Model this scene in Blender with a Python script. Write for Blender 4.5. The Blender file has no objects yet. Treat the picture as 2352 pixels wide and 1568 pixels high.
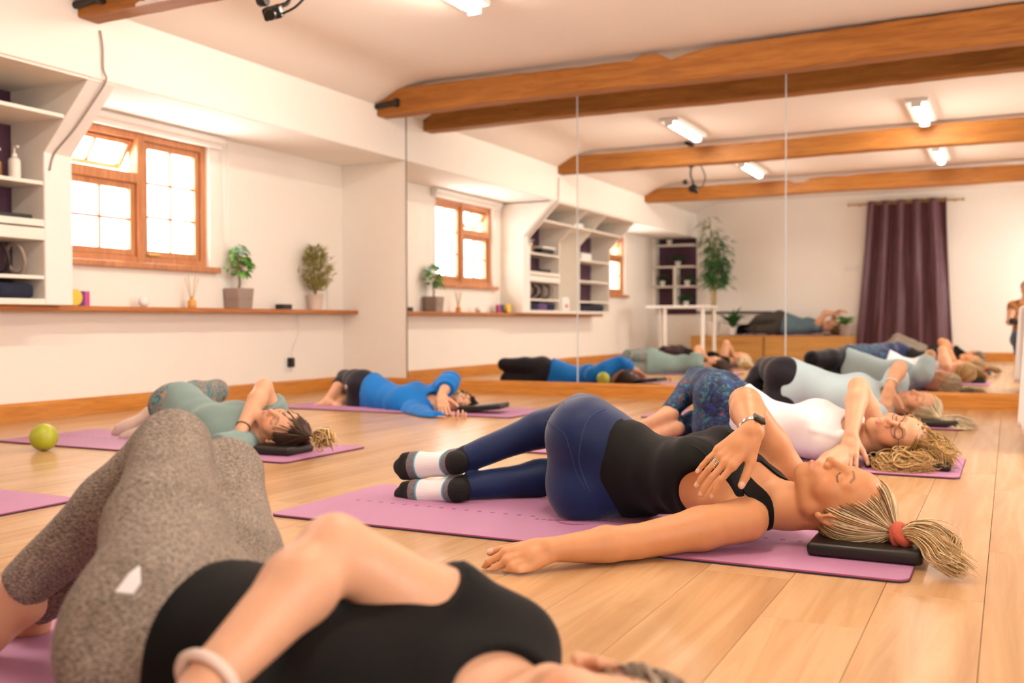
import bpy, bmesh, math, random
import numpy as np
from mathutils import Matrix, Vector

# ------------------------------------------------------------------ camera, world, exposure
C = bpy.context.scene.collection
SC = bpy.context.scene
FPX = 2287.0
YAW, PITCH, ROLL = math.radians(26.57), math.radians(1.077), math.radians(-0.18)
CAMPOS = (0.0, 0.0, 0.59)
CAMROT = Matrix.Rotation(YAW, 3, 'Z') @ Matrix.Rotation(math.pi / 2 - PITCH, 3, 'X') @ Matrix.Rotation(ROLL, 3, 'Z')
cam_data = bpy.data.cameras.new('camera')
cam = bpy.data.objects.new('camera', cam_data)
C.objects.link(cam)
cam.matrix_world = Matrix.Translation(CAMPOS) @ CAMROT.to_4x4()
cam_data.sensor_width = 36.0
cam_data.lens = 36.0 * FPX / 2352.0
cam_data.clip_start = 0.02
cam_data.dof.use_dof = True
cam_data.dof.focus_distance = 2.62
cam_data.dof.aperture_fstop = 3.0
SC.camera = cam

world = bpy.data.worlds.new('world')
SC.world = world
world.use_nodes = True
wn = world.node_tree.nodes
wn['Background'].inputs[0].default_value = (1.0, 0.965, 0.92, 1)
wn['Background'].inputs[1].default_value = 21.0
SC.view_settings.view_transform = 'Standard'
SC.view_settings.look = 'None'
SC.view_settings.gamma = 1.0
SC.view_settings.use_curve_mapping = False
SC.view_settings.exposure = 0.07
LAMP_STRENGTH = 115.0
LAMP_COLOR = (1.0, 0.87, 0.73)

# ------------------------------------------------------------------ small maths
def V(*a):
    return np.array(a[0] if len(a) == 1 else a, dtype=float)
def nrm(v):
    v = np.asarray(v, float)
    return v / (np.linalg.norm(v) + 1e-12)
def lerp(a, b, t):
    return np.asarray(a, float) * (1 - t) + np.asarray(b, float) * t
def P(x, y, **k):
    d = np.array(CAMROT @ Vector(((x - 1176) / FPX, -(y - 784) / FPX, -1.0)))
    c = np.array(CAMPOS)
    (ax, val), = k.items()
    i = 'XYZ'.index(ax)
    t = (val - c[i]) / d[i]
    return c + d * t

# ------------------------------------------------------------------ materials
def lin(h):
    if isinstance(h, str):
        h = h.lstrip('#')
        h = [int(h[i:i + 2], 16) / 255 for i in (0, 2, 4)]
        return tuple(c / 12.92 if c <= 0.04045 else ((c + 0.055) / 1.055) ** 2.4 for c in h)
    return tuple(h)
MATS = {}
def newmat(name):
    m = bpy.data.materials.new(name)
    m.use_nodes = True
    MATS[name] = m
    nt = m.node_tree
    return m, nt, nt.nodes['Principled BSDF']
def nd(nt, typ, **kw):
    n = nt.nodes.new(typ)
    for k, v in kw.items():
        setattr(n, k, v)
    return n
def coords(nt, scale=(1, 1, 1), kind='Object', rnd=False):
    tc = nd(nt, 'ShaderNodeTexCoord')
    mp = nd(nt, 'ShaderNodeMapping')
    mp.inputs['Scale'].default_value = scale
    nt.links.new(tc.outputs[kind], mp.inputs['Vector'])
    if rnd:
        oi = nd(nt, 'ShaderNodeObjectInfo')
        mu = nd(nt, 'ShaderNodeMath', operation='MULTIPLY')
        mu.inputs[1].default_value = 37.0
        nt.links.new(oi.outputs['Random'], mu.inputs[0])
        nt.links.new(mu.outputs[0], mp.inputs['Location'])
    return mp.outputs['Vector']
def noise(nt, vec, scale, detail=4, rough=0.55, dist=0.0):
    n = nd(nt, 'ShaderNodeTexNoise')
    n.inputs['Scale'].default_value = scale
    n.inputs['Detail'].default_value = detail
    n.inputs['Roughness'].default_value = rough
    n.inputs['Distortion'].default_value = dist
    nt.links.new(vec, n.inputs['Vector'])
    return n.outputs['Fac']
def ramp(nt, fac, stops, interp='LINEAR'):
    r = nd(nt, 'ShaderNodeValToRGB')
    r.color_ramp.interpolation = interp
    el = r.color_ramp.elements
    while len(el) > len(stops):
        el.remove(el[-1])
    while len(el) < len(stops):
        el.new(0.5)
    for e, (p, c) in zip(el, stops):
        e.position = p
        e.color = (*lin(c), 1)
    nt.links.new(fac, r.inputs['Fac'])
    return r.outputs['Color']
def bump(nt, b, fac, strength=0.2, dist=0.01):
    bn = nd(nt, 'ShaderNodeBump')
    bn.inputs['Strength'].default_value = strength
    bn.inputs['Distance'].default_value = dist
    nt.links.new(fac, bn.inputs['Height'])
    nt.links.new(bn.outputs['Normal'], b.inputs['Normal'])
def plain(name, col, rough=0.5, metal=0.0, spec=0.5, var=0.06, scale=8.0, bmp=0.0, bscale=60.0, sheen=0.0):
    """one colour with a faint procedural mottling"""
    m, nt, b = newmat(name)
    c = lin(col)
    v = coords(nt)
    f = noise(nt, v, scale, 3)
    lo = tuple(x * (1 - var) for x in c)
    hi = tuple(min(1, x * (1 + var)) for x in c)
    col_out = ramp(nt, f, [(0.3, lo), (0.7, hi)])
    nt.links.new(col_out, b.inputs['Base Color'])
    b.inputs['Roughness'].default_value = rough
    b.inputs['Metallic'].default_value = metal
    b.inputs['Specular IOR Level'].default_value = spec
    if sheen:
        b.inputs['Sheen Weight'].default_value = sheen
        b.inputs['Sheen Roughness'].default_value = 0.4
    if bmp:
        bump(nt, b, noise(nt, v, bscale, 4), bmp, 0.004)
    return m
def wood(name, stops, scale=(30, 1.2, 30), rough=0.35, rnd=True, var=0.12, knots=True, bmp=0.08):
    m, nt, b = newmat(name)
    v = coords(nt, scale, rnd=rnd)
    f = noise(nt, v, 1.0, 6, 0.6, 1.2)
    c = ramp(nt, f, stops)
    v2 = coords(nt, tuple(s * 0.22 for s in scale), rnd=rnd)
    f2 = noise(nt, v2, 1.0, 2, 0.5, 2.0)
    mx = nd(nt, 'ShaderNodeMix', data_type='RGBA', blend_type='MULTIPLY')
    mx.inputs[0].default_value = 0.6
    k = ramp(nt, f2, [(0.25, (0.72, 0.66, 0.6)), (0.55, (1, 1, 1))])
    nt.links.new(c, mx.inputs[6]); nt.links.new(k, mx.inputs[7])
    out = mx.outputs[2]
    if rnd:
        oi = nd(nt, 'ShaderNodeObjectInfo')
        mr = nd(nt, 'ShaderNodeMapRange')
        mr.inputs[3].default_value = 1 - var
        mr.inputs[4].default_value = 1 + var * 0.4
        nt.links.new(oi.outputs['Random'], mr.inputs[0])
        m2 = nd(nt, 'ShaderNodeMix', data_type='RGBA', blend_type='MULTIPLY')
        m2.inputs[0].default_value = 1.0
        nt.links.new(out, m2.inputs[6]); nt.links.new(mr.outputs[0], m2.inputs[7])
        out = m2.outputs[2]
    nt.links.new(out, b.inputs['Base Color'])
    b.inputs['Roughness'].default_value = rough
    if bmp:
        bump(nt, b, f, bmp, 0.003)
    return m

# ------------------------------------------------------------------ object helpers
WLOC = {}
def tag(o, label=None, cat=None, group=None, kind=None):
    if label: o['label'] = label
    if cat: o['category'] = cat
    if group: o['group'] = group
    if kind: o['kind'] = kind
    return o
def empty(name, loc=(0, 0, 0), label=None, cat=None, group=None, kind=None, parent=None):
    o = bpy.data.objects.new(name, None)
    C.objects.link(o)
    o.empty_display_size = 0.05
    WLOC[o.name] = V(loc)
    o.location = V(loc) - (WLOC[parent.name] if parent else 0)
    if parent: o.parent = parent
    return tag(o, label, cat, group, kind)
def mk(name, vf, mat, parent=None, smooth=False, origin=None, label=None, cat=None, group=None, kind=None, sharp=None):
    """mesh object from world-space (verts, faces)"""
    vs, fs = vf
    vs = np.asarray(vs, float)
    if origin is None:
        if parent is not None:
            origin = WLOC[parent.name]
        elif len(vs):
            origin = np.array([(vs[:, 0].min() + vs[:, 0].max()) / 2, (vs[:, 1].min() + vs[:, 1].max()) / 2, vs[:, 2].min()])
        else:
            origin = V(0, 0, 0)
    origin = V(origin)
    me = bpy.data.meshes.new(name)
    me.from_pydata((vs - origin).tolist(), [], fs if isinstance(fs, list) else fs.tolist())
    me.update()
    if smooth:
        me.polygons.foreach_set('use_smooth', np.ones(len(me.polygons), bool))
    if mat is not None:
        me.materials.append(MATS[mat] if isinstance(mat, str) else mat)
    o = bpy.data.objects.new(name, me)
    C.objects.link(o)
    if parent is not None:
        o.parent = parent
        o.location = origin - WLOC[parent.name]
    else:
        o.location = origin
    WLOC[o.name] = origin
    if sharp is not None:
        me.set_sharp_from_angle(angle=math.radians(sharp))
    return tag(o, label, cat, group, kind)
def dup(o, loc, parent=None, **kw):
    """copy of an object and its parts and sub-parts, at a new world location"""
    c = o.copy()
    C.objects.link(c)
    off = V(loc) - WLOC[o.name]
    WLOC[c.name] = V(loc)
    c.parent = parent
    c.location = V(loc) - (WLOC[parent.name] if parent else 0)
    for ch in o.children:
        dup(ch, WLOC[ch.name] + off, c)
    return tag(c, **kw)
def join(*vfs):
    vs, fs, n = [], [], 0
    for v, f in vfs:
        v = np.asarray(v, float)
        vs.append(v)
        fs += [tuple(int(i) + n for i in q) for q in f]
        n += len(v)
    return np.concatenate(vs), fs
def box(x0, x1, y0, y1, z0, z1, bev=0.0, seg=2):
    bm = bmesh.new()
    r = bmesh.ops.create_cube(bm, size=1.0)
    for v in bm.verts:
        v.co = ((x0 + x1) / 2 + v.co.x * (x1 - x0), (y0 + y1) / 2 + v.co.y * (y1 - y0), (z0 + z1) / 2 + v.co.z * (z1 - z0))
    if bev:
        bmesh.ops.bevel(bm, geom=list(bm.edges), offset=bev, segments=seg, affect='EDGES', profile=0.5)
    return frombm(bm)
def frombm(bm):
    bm.verts.index_update()
    vs = np.array([v.co[:] for v in bm.verts])
    fs = [tuple(v.index for v in f.verts) for f in bm.faces]
    bm.free()
    return vs, fs
def xform(vf, M=None, loc=(0, 0, 0)):
    v = np.asarray(vf[0], float)
    if M is not None:
        v = v @ np.asarray(M, float).T
    return v + V(loc), vf[1]
def rotm(axis, ang):
    return np.array(Matrix.Rotation(ang, 3, Vector(axis) if not isinstance(axis, str) else axis))
def frames(pts):
    pts = np.asarray(pts, float)
    t = np.gradient(pts, axis=0)
    t /= np.linalg.norm(t, axis=1)[:, None] + 1e-12
    up = V(0, 0, 1) if abs(t[0][2]) < 0.9 else V(1, 0, 0)
    ns = []
    n = nrm(np.cross(t[0], up))
    for i in range(len(pts)):
        n = n - t[i] * np.dot(n, t[i])
        n = nrm(n)
        ns.append(n)
    ns = np.array(ns)
    return t, ns, np.cross(t, ns)
def tube(pts, r, sides=8, cap=True, closed=False):
    pts = np.asarray(pts, float)
    n = len(pts)
    rr = np.full(n, r) if np.isscalar(r) else np.asarray(r, float)
    t, a, b = frames(pts)
    ang = np.arange(sides) * 2 * math.pi / sides
    v = (pts[:, None, :] + rr[:, None, None] * (np.cos(ang)[None, :, None] * a[:, None, :] + np.sin(ang)[None, :, None] * b[:, None, :])).reshape(-1, 3)
    f = []
    m = n if closed else n - 1
    for i in range(m):
        j = (i + 1) % n
        for k in range(sides):
            l = (k + 1) % sides
            f.append((i * sides + k, i * sides + l, j * sides + l, j * sides + k))
    if cap and not closed:
        f.append(tuple(range(sides))[::-1])
        f.append(tuple((n - 1) * sides + k for k in range(sides)))
    return v, f
def ring(c, axis, R, r, n=28, sides=8, squash=1.0, up=None):
    axis = nrm(axis)
    a = nrm(np.cross(axis, V(0, 0, 1) if abs(axis[2]) < 0.9 else V(1, 0, 0))) if up is None else nrm(V(up) - axis * np.dot(V(up), axis))
    b = np.cross(axis, a)
    th = np.arange(n) * 2 * math.pi / n
    pts = V(c) + R * (np.cos(th)[:, None] * a + squash * np.sin(th)[:, None] * b)
    ph = np.arange(sides) * 2 * math.pi / sides
    rad = nrm_rows(pts - V(c))
    v = (pts[:, None, :] + r * (np.cos(ph)[None, :, None] * rad[:, None, :] + np.sin(ph)[None, :, None] * axis)).reshape(-1, 3)
    f = [(i * sides + k, i * sides + (k + 1) % sides, ((i + 1) % n) * sides + (k + 1) % sides, ((i + 1) % n) * sides + k) for i in range(n) for k in range(sides)]
    return v, f
def nrm_rows(a):
    return a / (np.linalg.norm(a, axis=1)[:, None] + 1e-12)
def lathe(c, prof, n=24, caps=True):
    """prof: list of (r, z) from bottom to top about vertical axis at c"""
    c = V(c)
    v, f = [], []
    for r, z in prof:
        for k in range(n):
            a = 2 * math.pi * k / n
            v.append(c + V(r * math.cos(a), r * math.sin(a), z))
    for i in range(len(prof) - 1):
        for k in range(n):
            l = (k + 1) % n
            f.append((i * n + k, i * n + l, (i + 1) * n + l, (i + 1) * n + k))
    if caps:
        f.append(tuple(range(n))[::-1])
        f.append(tuple((len(prof) - 1) * n + k for k in range(n)))
    return np.array(v), f
def prism(poly, axis, a0, a1):
    """extrude 2-D polygon (list of pairs in the two other axes, in XYZ order) along axis from a0 to a1"""
    i = 'XYZ'.index(axis)
    o = [j for j in range(3) if j != i]
    n = len(poly)
    v = np.zeros((2 * n, 3))
    for k, (p, q) in enumerate(poly):
        for s, a in ((0, a0), (1, a1)):
            v[k + s * n, o[0]], v[k + s * n, o[1]], v[k + s * n, i] = p, q, a
    f = [tuple(range(n)), tuple(range(2 * n - 1, n - 1, -1))] + [(k, k + n, (k + 1) % n + n, (k + 1) % n) for k in range(n)]
    bm = bmesh.new()
    bv = [bm.verts.new(x) for x in v]
    for q in f:
        bm.faces.new([bv[j] for j in q])
    bmesh.ops.recalc_face_normals(bm, faces=bm.faces)
    return frombm(bm)

# ------------------------------------------------------------------ implicit-surface bodies
def cap_(a, b, ra, rb, k=0.02, n=None, s=1.0, tag='', op='u', clip=None):
    return dict(t='c', a=V(a), b=V(b), ra=ra, rb=rb, k=k, n=None if n is None else nrm(n), s=s, tag=tag, op=op, clip=clip or [])
def ell_(c, M, r, k=0.02, tag='', op='u', clip=None):
    return dict(t='e', c=V(c), M=np.asarray(M, float), r=V(r), k=k, tag=tag, op=op, clip=clip or [])
def sph_(c, r, k=0.02, tag='', op='u', clip=None):
    return cap_(c, V(c) + 1e-5, r, r, k, tag=tag, op=op, clip=clip)
def pbound(p):
    if p['t'] == 'c':
        m = max(p['ra'], p['rb'])
        return np.minimum(p['a'], p['b']) - m, np.maximum(p['a'], p['b']) + m
    e = np.sqrt(((p['M'] * p['r'][:, None]) ** 2).sum(0))
    return p['c'] - e, p['c'] + e
def peval(p, X, Y, Z):
    if p['t'] == 'c':
        a, b = p['a'], p['b']
        ab = b - a
        L2 = float(ab @ ab) + 1e-12
        dx, dy, dz = X - a[0], Y - a[1], Z - a[2]
        t = np.clip((dx * ab[0] + dy * ab[1] + dz * ab[2]) / L2, 0, 1)
        dx = dx - t * ab[0]; dy = dy - t * ab[1]; dz = dz - t * ab[2]
        d2 = dx * dx + dy * dy + dz * dz
        if p['n'] is not None and p['s'] != 1.0:
            q = dx * p['n'][0] + dy * p['n'][1] + dz * p['n'][2]
            d2 = d2 + q * q * (1 / p['s'] ** 2 - 1)
        d = np.sqrt(d2) - (p['ra'] + t * (p['rb'] - p['ra']))
    else:
        c, M, r = p['c'], p['M'], p['r']
        dx, dy, dz = X - c[0], Y - c[1], Z - c[2]
        k0 = 0; k1 = 0
        for i in range(3):
            q = dx * M[i][0] + dy * M[i][1] + dz * M[i][2]
            k0 = k0 + (q / r[i]) ** 2
            k1 = k1 + (q / r[i] ** 2) ** 2
        k0 = np.sqrt(k0); k1 = np.sqrt(k1) + 1e-9
        d = k0 * (k0 - 1.0) / k1
        d = np.where(k0 < 1e-4, -float(min(r)), d)
    for c, n in p['clip']:
        d = np.maximum(d, (X - c[0]) * n[0] + (Y - c[1]) * n[1] + (Z - c[2]) * n[2])
    return d
def smin(a, b, k):
    if k <= 0:
        return np.minimum(a, b)
    h = np.maximum(k - np.abs(a - b), 0) / k
    return np.minimum(a, b) - h * h * k * 0.25
def polygonize(prims, h, lo=None, hi=None, floor=None):
    """smooth union / subtraction of the primitives, meshed with surface nets"""
    add = [p for p in prims if p['op'] == 'u']
    B = [pbound(p) for p in prims]
    if lo is None:
        bb = [pbound(p) for p in add]
        lo = np.min([b[0] for b in bb], 0) - 4 * h - 0.01
        hi = np.max([b[1] for b in bb], 0) + 4 * h + 0.01
    n = np.ceil((hi - lo) / h).astype(int) + 1
    ax = [(lo[i] + h * np.arange(n[i])).astype(np.float32) for i in range(3)]
    F = np.full(n, 0.5, np.float32)
    for p, (b0, b1) in zip(prims, B):
        m = p['k'] + 3 * h
        i0 = np.maximum(np.floor((b0 - m - lo) / h).astype(int), 0)
        i1 = np.minimum(np.ceil((b1 + m - lo) / h).astype(int) + 1, n)
        if np.any(i1 <= i0):
            continue
        sl = tuple(slice(a, b) for a, b in zip(i0, i1))
        d = peval(p, ax[0][sl[0]][:, None, None], ax[1][sl[1]][None, :, None], ax[2][sl[2]][None, None, :])
        if p['op'] == 'u':
            F[sl] = smin(F[sl], d, p['k'])
        elif p['op'] == 's':
            F[sl] = -smin(-F[sl], d, p['k'])
    if floor is not None:
        F = np.maximum(F, (floor - ax[2])[None, None, :])
    F[0] = F[-1] = 0.5; F[:, 0] = F[:, -1] = 0.5; F[:, :, 0] = F[:, :, -1] = 0.5
    return nets(F, lo, h)
def nets(F, lo, h):
    S = F < 0
    cn = [s - 1 for s in F.shape]
    cnt = np.zeros(cn, np.int8)
    for a in (0, 1):
        for b in (0, 1):
            for c in (0, 1):
                cnt += S[a:cn[0] + a, b:cn[1] + b, c:cn[2] + c]
    act = np.argwhere((cnt > 0) & (cnt < 8))
    idx = np.full(cn, -1, np.int64)
    idx[tuple(act.T)] = np.arange(len(act))
    acc = np.zeros((len(act), 3)); num = np.zeros(len(act))
    corners = [(a, b, c) for a in (0, 1) for b in (0, 1) for c in (0, 1)]
    val = {q: F[act[:, 0] + q[0], act[:, 1] + q[1], act[:, 2] + q[2]] for q in corners}
    for q in corners:
        for d in range(3):
            if q[d] == 0:
                w = list(q); w[d] = 1; w = tuple(w)
                f0, f1 = val[q], val[w]
                m = (f0 < 0) != (f1 < 0)
                t = np.where(m, f0 / np.where(m, f0 - f1, 1), 0)
                pos = np.tile(np.array(q, float), (len(act), 1))
                pos[:, d] = t
                acc += pos * m[:, None]; num += m
    verts = lo + h * (act + acc / num[:, None])
    quads = []
    for d in range(3):
        u, v = (d + 1) % 3, (d + 2) % 3
        s0 = [slice(None)] * 3; s1 = [slice(None)] * 3
        s0[d] = slice(0, -1); s1[d] = slice(1, None)
        A, Bs = S[tuple(s0)], S[tuple(s1)]
        e = np.argwhere(A != Bs)
        inside = A[tuple(e.T)]
        eu = np.zeros(3, int); eu[u] = 1
        ev = np.zeros(3, int); ev[v] = 1
        g = [idx[tuple((e - o).T)] for o in (0 * eu, eu, eu + ev, ev)]
        q = np.stack(g, 1)
        q[~inside] = q[~inside][:, ::-1]
        quads.append(q)
    return verts, np.concatenate(quads)
def vnormals(v, q):
    n = np.cross(v[q[:, 2]] - v[q[:, 0]], v[q[:, 3]] - v[q[:, 1]])
    out = np.zeros_like(v)
    for i in range(4):
        np.add.at(out, q[:, i], n)
    return nrm_rows(out)
def relax(v, q, it=1, f=0.5):
    for _ in range(it):
        acc = np.zeros_like(v); num = np.zeros(len(v))
        for i in range(4):
            for j in (1, 3):
                np.add.at(acc, q[:, i], v[q[:, (i + j) % 4]])
                np.add.at(num, q[:, i], 1)
        v = v * (1 - f) + f * acc / num[:, None]
    return v
def keepfaces(v, q, mask):
    q = q[mask]
    used = np.unique(q)
    m = np.full(len(v), -1, np.int64)
    m[used] = np.arange(len(used))
    return v[used], m[q]
def setcol(o, col):
    a = o.data.color_attributes.new('Col', 'FLOAT_COLOR', 'POINT')
    col = np.asarray(col, np.float32)
    if col.shape[1] == 3:
        col = np.concatenate([col, np.ones((len(col), 1), np.float32)], 1)
    a.data.foreach_set('color', col.ravel())

# --- anatomy -------------------------------------------------------
def spine(J, s):
    pts = [J['pel'], J['wai'], J['che'], J['nb']]
    s = min(max(s, -0.6), 3.2)
    i = int(min(max(math.floor(s), 0), 2))
    t = s - i
    p1, p2 = pts[i], pts[i + 1]
    p0 = pts[i - 1] if i > 0 else 2 * p1 - p2
    p3 = pts[i + 2] if i < 2 else 2 * p2 - p1
    m1, m2 = (p2 - p0) / 2, (p3 - p1) / 2
    t2, t3 = t * t, t * t * t
    pos = (2 * t3 - 3 * t2 + 1) * p1 + (t3 - 2 * t2 + t) * m1 + (-2 * t3 + 3 * t2) * p2 + (t3 - t2) * m2
    tan = (6 * t2 - 6 * t) * p1 + (3 * t2 - 4 * t + 1) * m1 + (-6 * t2 + 6 * t) * p2 + (3 * t2 - 2 * t) * m2
    if t < 0 or t > 1:
        e = 0 if t < 0 else 1
        m = m1 if e == 0 else m2
        pos = (p1 if e == 0 else p2) + m * (t - e); tan = m
    Lh, Lc = nrm(J['hipL'] - J['hipR']), nrm(J['shL'] - J['shR'])
    w = min(max((s - 0.2) / 1.9, 0), 1)
    lat = lerp(Lh, Lc, w)
    tan = nrm(tan)
    lat = nrm(lat - tan * (lat @ tan))
    fr = np.cross(lat, tan)
    return pos, lat, fr, tan
STATIONS = [(-0.22, .145, .100, .065), (0.0, .166, .112, .075), (.35, .158, .106, .07), (.7, .146, .100, .07), (1.0, .139, .097, .068),
            (1.35, .138, .097, .068), (1.7, .141, .100, .068), (2.05, .142, .100, .065), (2.4, .142, .090, .06), (2.7, .118, .070, .05)]
def torso(J, off=0.0, smin_=-1, smax_=9, g=1.0, clip=None, bust=1.0):
    out = []
    for s, w, d, a in STATIONS:
        if smin_ <= s <= smax_:
            p, lat, fr, tan = spine(J, s)
            out.append(ell_(p, [lat, fr, tan], (w * g + off, d * g + off, a * g + off), 0.045, 'torso', clip=clip))
    if smax_ >= 2.0 and bust:
        p, lat, fr, tan = spine(J, 1.95)
        for sd in (1, -1):
            out.append(ell_(p + lat * sd * .072 * g + fr * .062 * g, [lat, fr, tan], V(.066, .056, .064) * bust * g + off, 0.045, 'bust', clip=clip))
    return out
def glutes(J, off=0.0, g=1.0, clip=None):
    p, lat, fr, tan = spine(J, -0.05)
    out = []
    for sd, nm in ((1, 'hipL'), (-1, 'hipR')):
        c = J[nm] - fr * 0.045 * g
        out.append(sph_(c, 0.098 * g + off, 0.04, 'glute', clip=clip))
    return out
def leg(J, sd, off=0.0, g=1.0, cuff=None, foot=True, gl=1.0):
    hip, kn, an = J['hip' + sd], J['kn' + sd], J['an' + sd]
    out = []
    th = kn - hip
    mid = hip + th * 0.45
    out.append(cap_(hip, mid, .088 * g * gl + off, .078 * g * gl + off, .035, tag='thigh' + sd))
    out.append(cap_(mid, kn, .078 * g * gl + off, .056 * g + off, .03, tag='thigh' + sd))
    sh = an - kn
    cl = []
    if cuff is not None:
        cl = [(kn + sh * cuff, nrm(sh))]
    bk = nrm(-th - nrm(sh) * ((-th) @ nrm(sh))) if np.linalg.norm(np.cross(th, sh)) > 1e-6 else V(0, 0, 0)
    bk = -bk * 1.0 if (bk @ th) > 0 else bk
    cm = kn + sh * 0.33 + bk * 0.012
    out.append(cap_(kn, cm, .053 * g + off, .053 * g + off, .025, tag='calf' + sd, clip=cl))
    if cuff is None or cuff > 0.33:
        out.append(cap_(cm, an, .053 * g + off, .034 * g + off, .025, tag='calf' + sd, clip=cl))
    if foot and cuff is None:
        out += footp(J, sd, g)
    return out
def footp(J, sd, g=1.0, off=0.0):
    an = J['an' + sd]
    fd = nrm(J['toe' + sd] - an)
    sh = nrm(an - J['kn' + sd])
    so = sh - fd * (sh @ fd)
    so = nrm(J.get('sole' + sd, so))
    so = nrm(so - fd * (so @ fd))
    lat = np.cross(fd, so)
    heel = an - fd * .036 * g + so * .032 * g
    ball = an + fd * .115 * g + so * .045 * g
    toe = an + fd * .165 * g + so * .05 * g
    out = [cap_(an, heel, .034 * g + off, .031 * g + off, .015, tag='foot' + sd),
           cap_(an + so * .012, ball, .036 * g + off, .033 * g + off, .02, n=so, s=.8, tag='foot' + sd),
           cap_(heel, ball, .026 * g + off, .026 * g + off, .015, tag='foot' + sd)]
    for i, w in enumerate((-.026, -.012, .002, .014, .026)):
        b = ball + lat * w * g
        e = toe + lat * w * g * 1.05 - fd * abs(w + .01) * .35
        out.append(cap_(b, e, .014 * g + off, .0115 * g + off, .006, tag='foot' + sd))
    return out
def arm(J, sd, off=0.0, g=1.0, upto=None, k0=.035):
    """upper arm and forearm; upto cuts a sleeve (0..1 upper arm, 1..2 forearm)"""
    sh, el, wr = J['sh' + sd], J['el' + sd], J['wr' + sd]
    ua, fa = el - sh, wr - el
    clu = clf = None
    if upto is not None:
        if upto <= 1: clu = [(sh + ua * upto, nrm(ua))]
        else: clf = [(el + fa * (upto - 1), nrm(fa))]
    out = [cap_(sh, sh + ua * .4, .054 * g + off, .050 * g + off, k0, tag='ua' + sd, clip=clu),
           cap_(sh + ua * .4, el, .050 * g + off, .040 * g + off, .02, tag='ua' + sd, clip=clu)]
    if upto is None or upto > 1:
        m = el + fa * .3
        out += [cap_(el, m, .040 * g + off, .0435 * g + off, .018, tag='fa' + sd, clip=clf),
                cap_(m, wr, .0435 * g + off, .0270 * g + off, .015, tag='fa' + sd, clip=clf)]
    return out
FING = [(.030, .000, (.043, .026, .021), .0088), (.010, .005, (.047, .030, .022), .0090), (-.010, .001, (.043, .028, .021), .0085), (-.028, -.009, (.034, .021, .019), .0076)]
def hand(J, sd, g=1.0):
    """palm, four fingers, thumb; H = dict(d, n, curl, spread, thumb)"""
    H = J['hand' + sd]
    wr = J['wr' + sd]
    d = nrm(H['d']); n = V(H['n']); n = nrm(n - d * (n @ d))
    s = np.cross(d, n) * (1 if sd == 'R' else -1)
    out, tips = [], []
    root = wr + d * .012
    curl = H.get('curl', (.35, .45, .3))
    if np.isscalar(curl[0]): curl = [curl] * 4
    spr = H.get('spread', .10)
    kn = []
    for i, (so, do, ls, r) in enumerate(FING):
        k = root + d * (.083 + do) * g + s * so * g * .95
        kn.append(k)
        a = (spr * (1.2, .35, -.45, -1.25)[i])
        fd = nrm(d * math.cos(a) + s * math.sin(a))
        fn = n
        p = k; rr = r * g
        for j in range(3):
            c = curl[i][j]
            fd, fn = fd * math.cos(c) + fn * math.sin(c), fn * math.cos(c) - fd * math.sin(c)
            e = p + fd * ls[j] * g
            out.append(cap_(p, e, rr, rr * .93, .003 if j == 0 else .002, tag='hand'))
            p = e; rr *= .93
        tips.append((p, fd, -fn, rr))
    for i in range(4):
        out.append(cap_(root + s * FING[i][0] * .55 * g, kn[i], .0145 * g, .0118 * g, .008, n=n, s=.9, tag='hand'))
    out.append(cap_(wr, root + d * .03 * g, .0245 * g, .026 * g, .014, n=n, s=.72, tag='hand'))
    th = H.get('thumb', (.62, .72, .32))
    td = nrm(d * th[0] + s * th[1] + n * th[2])
    b = root + d * .012 * g + s * .022 * g + n * .006
    m1 = b + td * .044 * g
    td2 = nrm(td + d * H.get('tb', .35))
    m2 = m1 + td2 * .034 * g
    td3 = nrm(td2 + d * H.get('tb', .35) * .6)
    m3 = m2 + td3 * .024 * g
    out += [cap_(b, m1, .0165 * g, .0125 * g, .012, tag='hand'), cap_(m1, m2, .0118 * g, .0105 * g, .003, tag='hand'), cap_(m2, m3, .0105 * g, .0085 * g, .002, tag='hand')]
    tips.append((m3, td3, nrm(np.cross(td3, np.cross(-n, td3)) * .6 + s * .3), .0085))
    J['tips' + sd] = tips
    J['knuck' + sd] = kn
    return out
def headframe(J):
    U = nrm(J['hup']); F = V(J['hfr']); F = nrm(F - U * (F @ U))
    L = np.cross(U, F)
    return J['hc'], L, F, U
def hp(J, x, y, z):
    c, L, F, U = headframe(J)
    return c + (L * x + F * y + U * z) * J.get('hs', 1.0)
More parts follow.
